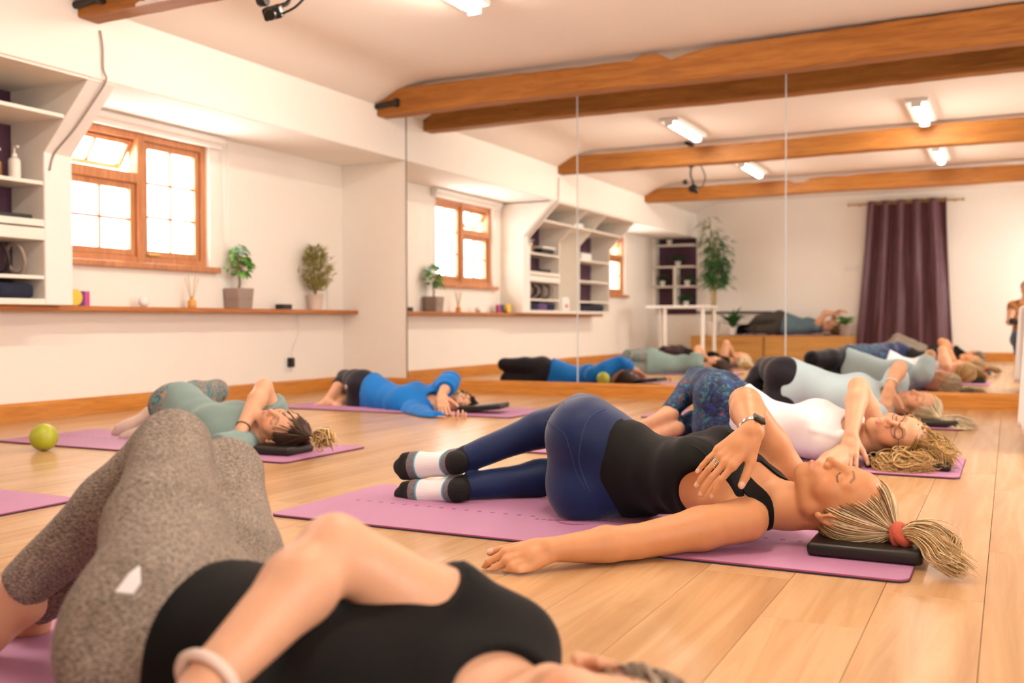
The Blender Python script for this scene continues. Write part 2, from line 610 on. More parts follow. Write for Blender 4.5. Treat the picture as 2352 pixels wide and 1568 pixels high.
def head(J):
    """origin between the ears at eye level; x = left, y = front, z = crown"""
    c, L, F, U = headframe(J)
    g = J.get('hs', 1.0)
    M = [L, F, U]
    q = lambda x, y, z: hp(J, x, y, z)
    E = lambda x, y, z, r, k, op='u': ell_(q(x, y, z), M, V(r) * g, k, 'head', op)
    S = lambda x, y, z, r, k, op='u': sph_(q(x, y, z), r * g, k, 'head', op)
    K = lambda a, b, ra, rb, k, op='u': cap_(q(*a), q(*b), ra * g, rb * g, k, tag='head', op=op)
    o = [E(0, -.012, .036, (.073, .092, .078), .02), E(0, .030, -.020, (.062, .062, .075), .03),
         E(0, .036, .045, (.058, .050, .050), .03),
         K((0, .058, -.088), (0, .066, -.090), .022, .020, .025), K((.045, .0, -.062), (.014, .060, -.092), .021, .016, .02), K((-.045, .0, -.062), (-.014, .060, -.092), .021, .016, .02),
         E(.040, .052, -.028, (.026, .024, .026), .025), E(-.040, .052, -.028, (.026, .024, .026), .025),
         K((.042, .070, .021), (.014, .086, .017), .010, .010, .018), K((-.042, .070, .021), (-.014, .086, .017), .010, .010, .018),
         S(.031, .098, -.002, .017, .018, 's'), S(-.031, .098, -.002, .017, .018, 's'),
         E(.031, .0735, -.003, (.0165, .013, .0125), .006), E(-.031, .0735, -.003, (.0165, .013, .0125), .006),
         E(0, .074, -.060, (.026, .020, .024), .02),
         K((0, .088, .012), (0, .104, -.028), .0075, .0095, .012), S(0, .106, -.031, .0112, .006), S(.0115, .096, -.036, .0088, .006), S(-.0115, .096, -.036, .0088, .006),
         S(.0068, .103, -.0445, .0044, .003, 's'), S(-.0068, .103, -.0445, .0044, .003, 's'),
         K((.021, .081, -.065), (.004, .0945, -.0605), .0035, .0058, .005), K((-.021, .081, -.065), (-.004, .0945, -.0605), .0035, .0058, .005),
         K((.018, .082, -.070), (0, .092, -.0725), .004, .0068, .005), K((-.018, .082, -.070), (0, .092, -.0725), .004, .0068, .005),
         K((.022, .088, -.0668), (0, .101, -.0668), .0012, .0014, .003, 's'), K((-.022, .088, -.0668), (0, .101, -.0668), .0012, .0014, .003, 's')]
    for sd in (1, -1):
        Me = [nrm(L * sd * .92 - F * .38), nrm(F * .92 + L * sd * .38), U]
        o += [ell_(q(sd * .0765, -.012, -.008), Me, V(.0085, .019, .031) * g, .005, 'head'),
              ell_(q(sd * .083, -.009, -.004), Me, V(.0065, .0115, .0205) * g, .004, 'head', 's'),
              sph_(q(sd * .0785, .003, -.010), .0055 * g, .004, 'head'), sph_(q(sd * .077, -.004, -.036), .0085 * g, .004, 'head')]
    return o
def neckp(J, off=0.0):
    nb = J['nb']
    base = hp(J, 0, -.022, -.045)
    g = J.get('g', 1.0)
    return [cap_(nb, base, .058 * g + off, .054 * g + off, .03, tag='neck'), cap_(lerp(nb, J['shL'], .35), lerp(nb, base, .4), .04 * g + off, .04 * g + off, .04, tag='neck'),
            cap_(lerp(nb, J['shR'], .35), lerp(nb, base, .4), .04 * g + off, .04 * g + off, .04, tag='neck')]
def bodyprims(J):
    g = J.get('g', 1.0)
    o = torso(J, g=g, bust=J.get('bust', 1.0)) + glutes(J, g=g) + leg(J, 'L', g=g) + leg(J, 'R', g=g) + neckp(J)
    for sd in 'LR':
        o += arm(J, sd, g=g)
    o += head(J)
    for sd in 'LR':
        o += hand(J, sd, g=J.get('hg', 1.0))
    return o
def skincolor(J, v, tone, lips=(0.62, 0.22, 0.17), brow=(0.20, 0.12, 0.06), lash=(0.05, 0.03, 0.02), blush=0.5):
    tone = V(tone)
    col = np.tile(tone, (len(v), 1))
    c, L, F, U = headframe(J)
    g = J.get('hs', 1.0)
    d = (v - c) / g
    x, y, z = np.abs(d @ L), d @ F, d @ U
    near = (np.linalg.norm(d, axis=1) < .17) & (y > .02)
    def mixin(mask, target):
        m = np.clip(mask, 0, 1)[:, None] * near[:, None]
        return col * (1 - m) + V(target) * m
    rosy = tone * V(1.04, .72, .66)
    col = mixin(blush * np.exp(-(((x - .045) / .022) ** 2 + ((z + .03) / .02) ** 2)), rosy)
    col = mixin(blush * np.exp(-((x / .014) ** 2 + ((z + .034) / .014) ** 2)) * (y > .085), rosy)
    lz = np.where(z > -.0668, .0085 * (1 - (x / .026) ** 2), .0105 * (1 - (x / .024) ** 2))
    lm = (x < .024) & (y > .07) & (np.abs(z + .0668) < np.maximum(lz, 0))
    col = mixin(lm * .8, lips)
    zc = .024 + .006 * np.clip((x - .014) / .02, 0, 1) - .006 * np.clip((x - .034) / .014, 0, 1)
    bm_ = np.exp(-((z - zc) / .0032) ** 2) * (x > .012) * (x < .050) * (y > .045)
    col = mixin(bm_ * .85, brow)
    el = -.0085 + .0035 * ((x - .031) / .016) ** 2
    lm2 = np.exp(-((z - el) / .0022) ** 2) * (np.abs(x - .031) < .018) * (y > .055)
    col = mixin(lm2 * .95, lash)
    # nails
    for sd in 'LR':
        for tip, fd, dn, r in J.get('tips' + sd, []):
            q = v - (tip + dn * r * .6)
            m = (np.linalg.norm(q, axis=1) < r * 1.25) & ((v - tip) @ dn > r * .35)
            col[m] = col[m] * .35 + V(.80, .55, .47) * .65
    return col
def person_body(J, parent, mat, tone, h=.007, hh=.004, hn=.004, cut=None, name='body', **kw):
    """skin surface: coarse body, finer head and hands, one mesh object"""
    pr = bodyprims(J)
    g = J.get('hs', 1.0)
    zones = [(hp(J, 0, .01, .0), .150 * g, hh)]
    for sd in 'LR':
        H = J['hand' + sd]
        zones.append((J['wr' + sd] + nrm(H['d']) * .085, .125, hn))
    if cut:
        pr = pr + cut
    v, q = polygonize(pr, h, floor=J.get('floor', .006))
    cen = v[q].mean(1)
    keep = np.ones(len(q), bool)
    for c, r, _ in zones:
        keep &= np.linalg.norm(cen - c, axis=1) > r - h * .9
    parts = [keepfaces(v, q, keep)]
    done = []
    for c, r, hz in zones:
        v, q = polygonize(pr, hz, c - r - .012, c + r + .012, floor=J.get('floor', .006))
        cen = v[q].mean(1)
        k = np.linalg.norm(cen - c, axis=1) < r
        for c2, r2 in done:
            k &= np.linalg.norm(cen - c2, axis=1) > r2 - hz * .5
        # only what belongs to the whole surface (box walls excluded by the radius)
        parts.append(keepfaces(v, q, k))
        done.append((c, r))
    vs = np.concatenate([p[0] for p in parts])
    qs, n = [], 0
    for p in parts:
        qs.append(p[1] + n); n += len(p[0])
    qs = np.concatenate(qs)
    o = mk(name, (vs, qs), mat, parent, smooth=True)
    setcol(o, skincolor(J, vs, tone, **kw))
    return o
def folds(v, n, amp, dirs, seed=0):
    rs = np.random.RandomState(seed)
    f = np.zeros(len(v))
    for d, freq, a in dirs:
        d = nrm(d)
        ph = rs.rand(4) * 6.28
        w = .35 * np.sin(v @ nrm(rs.randn(3)) * freq * .31 + ph[0]) + .5 * np.sin(v @ nrm(rs.randn(3)) * freq * .17 + ph[3])
        f += a * np.sin(v @ d * freq + ph[1] + 2.2 * w) * (.55 + .45 * np.sin(v @ nrm(rs.randn(3)) * freq * .23 + ph[2]))
    return v + n * (amp * f)[:, None]
FLOOR = [.005]
def garment(name, prims, mat, parent, h=.007, amp=0.0, dirs=(), seed=0, floor=None, it=1, kind=None, label=None):
    v, q = polygonize(prims, h, floor=FLOOR[0] if floor is None else floor)
    if it: v = relax(v, q, it)
    if amp:
        v = folds(v, vnormals(v, q), amp, dirs, seed)
    return mk(name, (v, q), mat, parent, smooth=True, label=label)
def leggings(J, off=.004, waist=.72, cuffL=.93, cuffR=.93, g=None):
    g = g or J.get('g', 1.0)
    p, lat, fr, tan = spine(J, waist)
    cl = [(p, tan)]
    o = torso(J, off, -1, waist + .15, g, clip=cl, bust=0) + glutes(J, off, g, clip=cl)
    o += leg(J, 'L', off, g, cuff=cuffL, foot=False) + leg(J, 'R', off, g, cuff=cuffR, foot=False)
    return o
def toptee(J, off=.008, hem=.35, sleeve=.55, top=2.72, neck=.075, g=None, bust=1.0, neckoff=.02):
    g = g or J.get('g', 1.0)
    p, lat, fr, tan = spine(J, hem)
    cl = [(p, -tan)]
    o = torso(J, off, hem - .36, 3, g, clip=cl, bust=bust)
    if sleeve:
        o += [dict(x) for sd in 'LR' for x in arm(J, sd, off, g, upto=sleeve)]
    o += [cap_(lerp(J['nb'], J['sh' + sd], .2), J['sh' + sd], .047 * g + off, .047 * g + off, .03) for sd in 'LR'] if sleeve else []
    p3, lat3, fr3, tan3 = spine(J, 3.0)
    o.append(sph_(p3 + fr3 * neckoff + tan3 * .02, neck, .008, op='s'))
    return o

# --- hair ----------------------------------------------------------
def strands(lines, rad, sides=4):
    """lines: array (N, M, 3); returns tubes with a per-strand index"""
    lines = np.asarray(lines, float)
    N, M, _ = lines.shape
    t = np.gradient(lines, axis=1)
    t /= np.linalg.norm(t, axis=2, keepdims=True) + 1e-9
    ref = np.where(np.abs(t[:, :1, 2:3]) < .8, V(0, 0, 1), V(1, 0, 0))
    a = np.cross(t, ref); a /= np.linalg.norm(a, axis=2, keepdims=True) + 1e-9
    b = np.cross(t, a)
    prof = np.sin(np.linspace(.12, 1, M) * math.pi * .96 + .0) ** .45 if np.isscalar(rad) else 1
    rr = (rad * prof)[None, :, None, None] * np.random.RandomState(5).uniform(.6, 1.3, (N, 1, 1, 1))
    ang = np.arange(sides) * 2 * math.pi / sides
    v = lines[:, :, None, :] + rr * (np.cos(ang)[None, None, :, None] * a[:, :, None, :] + np.sin(ang)[None, None, :, None] * b[:, :, None, :])
    base = (np.arange(N) * M * sides)[:, None, None] + (np.arange(M - 1) * sides)[None, :, None]
    k = np.arange(sides)[None, None, :]; l = (k + 1) % sides
    f = np.stack([base + k, base + l, base + sides + l, base + sides + k], -1).reshape(-1, 4)
    return v.reshape(-1, 3), f, np.repeat(np.arange(N), M * sides)
def resample(pts, m):
    pts = np.asarray(pts, float)
    # smooth spline through the points
    n = len(pts)
    if n > 2:
        ts = np.linspace(0, n - 1, 8 * n)
        out = []
        for t in ts:
            i = min(int(t), n - 2); u = t - i
            p0 = pts[max(i - 1, 0)]; p1 = pts[i]; p2 = pts[i + 1]; p3 = pts[min(i + 2, n - 1)]
            out.append(.5 * ((2 * p1) + (-p0 + p2) * u + (2 * p0 - 5 * p1 + 4 * p2 - p3) * u * u + (-p0 + 3 * p1 - 3 * p2 + p3) * u ** 3))
        pts = np.array(out)
    d = np.r_[0, np.cumsum(np.linalg.norm(np.diff(pts, axis=0), axis=1))]
    s = np.linspace(0, d[-1], m)
    return np.stack([np.interp(s, d, pts[:, i]) for i in range(3)], 1)
def scalp_ok(d):
    x, y, z = np.abs(d[:, 0]), d[:, 1], d[:, 2]
    ok = (y - .086) * -.83 + (z - .078) * .56 - .008 * np.clip((x - .03) / .04, 0, 1) > 0
    ear = ((y + .008) / .026) ** 2 + ((z + .008) / .036) ** 2 < 1
    return ok & ~(ear & (x > .05)) & (z > -.075)
SC_R, SC_C = V(.078, .097, .083), V(0, -.013, .036)
def scalp_strands(J, tie, n, seed, m=12, lift=.004, wav=.0):
    """hair combed over the skull to the tie point (head-local)"""
    rs = np.random.RandomState(seed)
    u = nrm_rows(rs.randn(n * 6, 3))
    p = SC_C + u * SC_R
    p = p[scalp_ok(p)][:n]
    tie = V(tie)
    s = np.linspace(0, 1, m)[None, :, None]
    L = p[:, None, :] * (1 - s) + tie * s
    d = (L - SC_C)
    rad = np.linalg.norm(d / SC_R, axis=2, keepdims=True)
    want = np.maximum(1.0 + lift / .085 * rs.uniform(.2, 1.3, (len(p), 1, 1)), 0)
    tr = np.linalg.norm((tie - SC_C) / SC_R)
    tgt = (1 + (want - 1) * np.minimum(1, s * 3.5 + .12)) * (1 - s ** 3) + tr * s ** 3
    L = SC_C + d / np.maximum(rad, .25) * tgt
    L += wav * np.sin(s * 14 + rs.rand(len(p), 1, 1) * 6.28) * rs.randn(len(p), 1, 3) * s
    c, Lv, F, U = headframe(J)
    return c + (L[..., 0:1] * Lv + L[..., 1:2] * F + L[..., 2:3] * U) * J.get('hs', 1.0)
def guide_strands(guides, n, seed, spread, m=24, wave=.0, wfreq=9, zmin=.02, taper=1.0):
    rs = np.random.RandomState(seed)
    out = []
    G = [resample(g, m) for g in guides]
    s = np.linspace(0, 1, m)[:, None]
    for i in range(n):
        g = G[rs.randint(len(G))]
        o = rs.randn(3) * spread * (.55 + .6 * s ** taper)
        ph = rs.rand(2) * 6.28
        w = wave * s * np.stack([np.sin(s[:, 0] * wfreq + ph[0]), np.cos(s[:, 0] * wfreq * .9 + ph[1]), np.sin(s[:, 0] * wfreq * 1.1 + ph[1])], 1)
        q = g + o + w
        q = q[:1] + (q - q[:1]) * rs.uniform(.8, 1.05)
        q[:, 2] = np.maximum(q[:, 2], zmin)
        out.append(q)
    return np.array(out)
def hair_obj(name, J, parent, mat, sets, cols, rad=.0022, seed=0, cap=True, label=None, capoff=.003, capcol=None):
    rs = np.random.RandomState(seed)
    vs, fs, cs, n = [], [], [], 0
    cols = np.array([lin(c) for c in cols])
    if cap:
        c, L, F, U = headframe(J)
        g = J.get('hs', 1.0)
        pr = [ell_(hp(J, 0, -.013, .036), [L, F, U], V(.0745 + capoff, .0935 + capoff, .0795 + capoff) * g, .0)]
        nl = nrm(F * .83 - U * .56)
        pr[0]['clip'] = [(hp(J, 0, .082, .078), nl), (hp(J, 0, 0, -.055), -U)]
        for sd in (1, -1):
            pr.append(ell_(hp(J, sd * .08, -.008, -.012), [L, F, U], V(.02, .024, .034) * g, .004, op='s'))
        v, q = polygonize(pr, .005)
        vs.append(v); fs.append(q); cs.append(np.tile(cols.mean(0) * .8 if capcol is None else V(lin(capcol)), (len(v), 1))); n += len(v)
    for Ls in sets:
        v, f, si = strands(Ls, rad)
        k = rs.randint(len(cols), size=len(Ls))
        cc = cols[k] * rs.uniform(.8, 1.15, (len(Ls), 1))
        vs.append(v); fs.append(f + n); cs.append(cc[si]); n += len(v)
    o = mk(name, (np.concatenate(vs), np.concatenate(fs)), mat, parent, smooth=True, label=label)
    setcol(o, np.clip(np.concatenate(cs), 0, 1))
    return o

# --- details lying on a body surface ------------------------------
def sdf(prims, p):
    p = np.atleast_2d(np.asarray(p, float))
    f = np.full(len(p), .5)
    for q in prims:
        d = peval(q, p[:, 0], p[:, 1], p[:, 2])
        f = smin(f, d, q['k']) if q['op'] == 'u' else -smin(-f, d, q['k'])
    return f
def sgrads(prims, p):
    e = .002
    return nrm_rows(np.stack([sdf(prims, p + d) - sdf(prims, p - d) for d in np.eye(3) * e], 1))
def sgrad(prims, p):
    return sgrads(prims, np.atleast_2d(p))[0]
def onto(prims, p, it=7):
    """move points onto the surface along the gradient"""
    q = np.atleast_2d(V(p)).copy()
    for _ in range(it):
        q = q - sgrads(prims, q) * sdf(prims, q)[:, None] * .8
    return q[0] if np.ndim(p) == 1 else q
def ribbon(prims, pts, width, thick=.003, off=.001, n=30):
    pts = resample(pts, n)
    pts = onto(prims, pts)
    for _ in range(2):
        pts[1:-1] = pts[1:-1] * .5 + (pts[:-2] + pts[2:]) * .25
    N = sgrads(prims, pts)
    T = nrm_rows(np.gradient(pts, axis=0))
    S = nrm_rows(np.cross(T, N))
    m = 5
    v, f = [], []
    for i in range(n):
        row = []
        for j in range(m):
            q = pts[i] + S[i] * width * (j / (m - 1) - .5)
            nn = N[i]
            row.append((q, nn))
        for q, nn in row: v.append(q + nn * (off + thick))
        for q, nn in row: v.append(q - nn * .004)
    w = 2 * m
    for i in range(n - 1):
        a, b = i * w, (i + 1) * w
        for j in range(m - 1):
            f.append((a + j, a + j + 1, b + j + 1, b + j))
            f.append((a + m + j, b + m + j, b + m + j + 1, a + m + j + 1))
        f.append((a, b, b + m, a + m)); f.append((a + m - 1, a + w - 1, b + w - 1, b + m - 1))
    return np.array(v), f

# ------------------------------------------------------------------ materials of the place
plain('wall_paint', (0.88, 0.83, 0.765), 0.75, var=0.015, scale=1.5, bmp=0.03, bscale=120)
plain('ceiling_bounce_tint', (0.84, 0.77, 0.70), 0.8, var=0.015, scale=1.2)  # wall paint made warmer: floor bounce is put into the colour
plain('white_gloss', (0.84, 0.81, 0.77), 0.4, var=0.02)
plain('shelf_cream', (0.84, 0.79, 0.71), 0.5, var=0.02)
plain('purple_paint', '#4a2a3e', 0.7, var=0.08)
wood('skirting_wood', [(0.25, '#a86420'), (0.5, '#c98436'), (0.75, '#d99a4c')], (3, 3, 60), 0.35, rnd=False)
wood('window_wood', [(0.25, '#a4683f'), (0.5, '#bd7f52'), (0.8, '#cf9468')], (25, 25, 3), 0.4, rnd=False)
wood('beam_wood', [(0.15, '#6b3d12'), (0.45, '#a0631f'), (0.8, '#b87a32')], (2.2, 26, 26), 0.6, rnd=True, bmp=0.35)
wood('plank_wood', [(0.2, '#b6895d'), (0.45, '#c59a6d'), (0.62, '#cfa87d'), (0.85, '#bd9165')], (14, 0.9, 14), 0.24, rnd=True, var=0.08, bmp=0.02)
wood('bench_wood', [(0.2, '#bd8440'), (0.5, '#d39c54'), (0.8, '#deac68')], (1.0, 12, 12), 0.4, rnd=True)
wood('ledge_wood', [(0.25, '#96571c'), (0.5, '#b06a28'), (0.8, '#c27e3a')], (25, 1.5, 25), 0.4, rnd=False)
plain('plank_gap', '#5d4126', 0.8)
plain('black_iron', '#1f1a18', 0.5, var=0.1)
plain('black_plastic', '#121212', 0.35, var=0.1)
plain('black_foam', '#17130f', 0.42, var=0.1)
plain('chrome', '#c9c9c6', 0.2, metal=1.0, var=0.02)
plain('brass', '#b79a5a', 0.3, metal=1.0, var=0.03)
plain('white_plastic', (0.82, 0.81, 0.79), 0.4, var=0.02)
plain('outside_render', '#c9cde0', 0.8, var=0.03)
plain('pot_edge', '#6d655e', 0.4)
m, nt, b = newmat('mirror_glass')
b.inputs['Metallic'].default_value = 1.0
b.inputs['Roughness'].default_value = 0.0
b.inputs['Base Color'].default_value = (0.955, 0.965, 0.95, 1)
m, nt, b = newmat('window_glass')
nt.nodes.remove(b)
tr = nd(nt, 'ShaderNodeBsdfTransparent'); gl = nd(nt, 'ShaderNodeBsdfGlossy'); mx = nd(nt, 'ShaderNodeMixShader')
gl.inputs['Roughness'].default_value = 0.02
mx.inputs[0].default_value = 0.06
nt.links.new(tr.outputs[0], mx.inputs[1]); nt.links.new(gl.outputs[0], mx.inputs[2])
nt.links.new(mx.outputs[0], nt.nodes['Material Output'].inputs[0])
m, nt, b = newmat('lamp_diffuser')
b.inputs['Base Color'].default_value = (0.9, 0.88, 0.84, 1)
b.inputs['Emission Color'].default_value = (*LAMP_COLOR, 1)
b.inputs['Emission Strength'].default_value = LAMP_STRENGTH

XL, XB, XR, YM, YB = -5.39, -4.70, 1.75, 7.35, -1.62
ZS, ZC = 2.0, 2.56
XBR = 1.05
# ------------------------------------------------------------------ floor of laid planks
floor = mk('floor', box(XL - .1, XR + .1, YB - .1, YM + .1, -.12, -.010), 'plank_gap', kind='structure', origin=(0, 0, 0))
rnd = random.Random(11)
PW = 0.2015
pm = {}
for L in (1.05, 1.35, 1.65, 1.95):
    me_o = mk('plank', box(-PW / 2 + .0006, PW / 2 - .0006, -L / 2 + .0006, L / 2 - .0006, -.010, 0.0, .0007, 1), 'plank_wood', floor, origin=(0, 0, 0))
    pm[L] = me_o
first = set()
row = 0
x = -0.045 + PW / 2 + PW * 8
while x > XL - .1:
    y = YB - .1 - rnd.uniform(0, 1.0)
    while y < YM + .05:
        L = rnd.choice((1.05, 1.35, 1.65, 1.95, 1.95))
        cx, cy = x, y + L / 2
        if cy + L / 2 > YB - .1:
            if L not in first:
                o = pm[L]; o.location = (cx, cy, 0); WLOC[o.name] = V(cx, cy, 0); first.add(L)
            else:
                o = pm[L].copy(); C.objects.link(o); o.location = (cx, cy, 0)
        y += L
    x -= PW
    row += 1

# ------------------------------------------------------------------ walls
W1, W2 = (4.40, 5.70), (-0.05, 1.12)
WZ = (1.00, 1.92)
T = 0.30
segs = []
ys = [YB - .3, W2[0], W2[1], W1[0], W1[1], YM + .3]
for i in range(5):
    if i in (1, 3):
        segs += [box(XL - T, XL, ys[i], ys[i + 1], -.1, WZ[0]), box(XL - T, XL, ys[i], ys[i + 1], WZ[1], 3.0)]
    else:
        segs.append(box(XL - T, XL, ys[i], ys[i + 1], -.1, 3.0))
mk('wall_left', join(*segs), 'wall_paint', kind='structure')
mk('wall_far', box(XL - T, XR + .3, YM + .008, YM + .3, -.1, 3.1), 'wall_paint', kind='structure')
WR = ((-1.1, 0.5), (3.8, 5.4))  # openings added out of view to let in daylight from the right
segs, yp = [], YB - .3
for a_, b_ in WR:
    segs += [box(XR, XR + .3, yp, a_, -.1, 3.0), box(XR, XR + .3, a_, b_, -.1, .85), box(XR, XR + .3, a_, b_, 1.95, 3.0)]
    yp = b_
segs.append(box(XR, XR + .3, yp, YM + .3, -.1, 3.0))
mk('wall_right', join(*segs), 'wall_paint', kind='structure')
mk('wall_near', box(XL - T, XR + .3, YB - .3, YB, -.1, 3.1), 'wall_paint', kind='structure')
# boxing along both eaves, ceiling with sloped flanks
mk('trim_1', box(XL, XB, YB, YM, ZS, 2.40, .006, 1), 'wall_paint', kind='structure')
mk('trim_2', box(XBR, XR, YB, YM, ZS, 2.40, .006, 1), 'wall_paint', kind='structure')
prof = [(XL - .1, 2.40), (XB, 2.40), (XB + .16, 2.488), (XB + .26, 2.531), (XB + .38, 2.553), (XB + .52, ZC), (XBR - .52, ZC), (XBR - .38, 2.553), (XBR - .26, 2.531), (XBR - .16, 2.488), (XBR, 2.40), (XR + .1, 2.40), (XR + .1, 2.9), (XL - .1, 2.9)]
mk('ceiling', prism(prof, 'Y', YB - .2, YM + .2), 'ceiling_bounce_tint', kind='structure', sharp=40, smooth=True)
# skirting
def skirt_profile(h=.112, d=.018):
    return [(0, 0), (d, 0), (d, h * .68), (d * .72, h * .72), (d * .72, h * .82), (d * .3, h), (0, h)]
pr = skirt_profile()
mk('baseboard_left', prism([(XL + a, z) for a, z in pr], 'Y', YB, YM), 'skirting_wood', kind='structure')
mk('baseboard_far', prism([(YM + .008 - a * 1.6, z) for a, z in pr], 'X', XL, XR), 'skirting_wood', kind='structure')
mk('baseboard_near', prism([(YB + a, z) for a, z in skirt_profile(.13)], 'X', -2.0, XR), 'skirting_wood', kind='structure')
mk('baseboard_right', prism([(XR - a, z) for a, z in pr], 'Y', YB, YM), 'skirting_wood', kind='structure')
# ------------------------------------------------------------------ mirrors
mir = [(-4.695, -3.092, 'left'), (-3.086, -1.459, 'middle'), (-1.453, 0.42, 'right')]
mlab = ['tall wall mirror panel nearest the window wall, left of two seams', 'tall wall mirror panel in the middle, between the two vertical seams', 'tall wall mirror panel on the right, reflecting the purple curtain']
for (a, c, s), lb in zip(mir, mlab):
    mk('wall_mirror', box(a, c, YM, YM + .007, .112, 2.5), 'mirror_glass', label=lb, cat='mirror', group='mirror panels covering the far wall')
mp_ = [o for o in bpy.data.objects if o.name.startswith('wall_mirror')]
plain('mirror_edge', '#c6d0d6', 0.15, var=.02)
for mo, xx in zip(sorted(mp_, key=lambda o: o.name), (-4.697, -3.089, -1.456)):
    mk('polished_edge', box(xx - .0045, xx + .0045, YM - .002, YM + .006, .112, 2.5), 'mirror_edge' if xx > -4 else 'pot_edge', mo)

# ------------------------------------------------------------------ roof tie beams
def beam(y0, y1, label, seed, rodL=True):
    rs = np.random.RandomState(seed)
    n = 58
    xs = np.linspace(XB - .02, XBR + .02, n)
    prof = []
    top = 2.505 + .012 * np.sin(xs * 1.3 + seed) + rs.uniform(-.004, .004, n)
    if seed == 1:
        top += .035 * np.exp(-((xs + 2.35) / .10) ** 4) - .03 * np.exp(-((xs + 2.17) / .05) ** 4) + .03 * (xs > -1.98) * np.clip((xs + 2.05) / .1, 0, 1)
    if seed == 3:
        top -= .05 * np.exp(-((xs + 2.55) / .11) ** 6)
    bot = 2.31 + .006 * np.sin(xs * 2.1 + seed * 2) + rs.uniform(-.002, .002, n)
    sl = np.minimum(top, 2.42 + (xs - XB) * .57)
    sl = np.minimum(sl, 2.42 + (XBR - xs) * .57)
    v, f = [], []
    for i in range(n):
        jy = rs.uniform(-.002, .002)
        a, bb = y0 + jy, y1 + jy
        c = .008
        v += [(xs[i], a, bot[i] + c), (xs[i], a + c, bot[i]), (xs[i], bb - c, bot[i]), (xs[i], bb, bot[i] + c), (xs[i], bb, sl[i] - c), (xs[i], bb - c, sl[i]), (xs[i], a + c, sl[i]), (xs[i], a, sl[i] - c)]
    for i in range(n - 1):
        for k in range(8):
            l = (k + 1) % 8
            f.append((i * 8 + k, (i + 1) * 8 + k, (i + 1) * 8 + l, i * 8 + l))
    f += [tuple(range(8)), tuple(range(8 * n - 8, 8 * n))[::-1]]
    root = empty('tie_beam', ((XB + XBR) / 2, (y0 + y1) / 2, 2.31), label, 'beam', 'wooden roof tie beams')
    o = mk('timber', (np.array(v), f), 'beam_wood', root, smooth=True, sharp=35)
    for sx, xx in ((1, XB), (-1, XBR)):
        r = mk('iron_rod', tube([(xx - sx * .03, y0 - .018, 2.375), (xx + sx * .19, y0 - .018, 2.392)], .021, 12), 'black_iron', root, smooth=True, sharp=40)
        mk('nut', lathe((0, 0, 0), [(.032, 0), (.036, .006), (.036, .024), (.032, .03)], 6) if False else xform(lathe((0, 0, 0), [(.032, 0), (.037, .006), (.037, .026), (.032, .032)], 12), rotm('Y', math.pi / 2), (xx + sx * .19, y0 - .018, 2.392)), 'black_iron', r)
    return root
beam(6.91, 7.06, 'orange-brown tie beam nearest the mirrors, with a notched wavy top edge', 1)
beam(3.95, 4.10, 'orange-brown tie beam crossing the top left corner, with white paint smears', 2)
beam(0.88, 1.03, 'orange-brown tie beam behind the camera, farthest in the mirrors', 3)
# paint smear left on the underside of the second beam
plain('paint_smear', (0.8, 0.74, 0.72), 0.7, var=0.1)
rs = np.random.RandomState(4)
pts = []
N = 40
xs = np.linspace(-4.25, -3.0, N)
w = .055 * np.sqrt(np.clip(np.sin(np.linspace(.05, 3.1, N)), 0, 1)) * (1 + .25 * rs.randn(N).clip(-1, 1))
v = np.array([(x, 3.949, 2.3045 + abs(.004 * math.sin(i))) for i, x in enumerate(xs)] + [(x, 3.9475, 2.312 + ww) for x, ww in zip(xs, w)])
tb = [o for o in bpy.data.objects if o.name == 'tie_beam.001'][0]
v0 = v.copy(); v0[:, 1] = 3.9475; v0[:N, 2] = 2.309
v1 = v0.copy(); v1[:, 1] -= .0012
mk('paint_smear', (np.concatenate([v1]), [(i, i + 1, N + i + 1, N + i) for i in range(N - 1)]), 'paint_smear', tb)

# ------------------------------------------------------------------ strip lights
def strip_light(x, yfar, label, length=1.0):
    root = empty('strip_light', (x, yfar - length / 2, ZC), label, 'light', 'fluorescent strip lights on the ceiling')
    mk('housing', box(x - .10, x + .10, yfar - length, yfar, ZC - .035, ZC, .006, 1), 'white_plastic', root)
    n = 10
    prof = [(x + .038 * math.cos(math.pi + math.pi * i / n), ZC - .036 + .042 * math.sin(math.pi + math.pi * i / n)) for i in range(n + 1)]
    mk('diffuser', prism(prof, 'Y', yfar - length + .03, yfar - .03), 'lamp_diffuser', root, smooth=True, sharp=50)
    for yy in (yfar - .03, yfar - length):
        mk('end_cap', box(x - .045, x + .045, yy, yy + .03, ZC - .082, ZC - .03, .008, 2), 'white_plastic', root)
    return root
strip_light(-2.95, 5.42, 'fluorescent strip light at the top of the picture, above the blue top')
strip_light(-2.95, 2.50, 'fluorescent strip light overhead, second in the mirror\'s left row')
strip_light(-0.75, 5.22, 'fluorescent strip light over the right mats, upper one in the mirror')
strip_light(-0.75, 2.60, 'fluorescent strip light near the camera, lower one at the mirror\'s right')

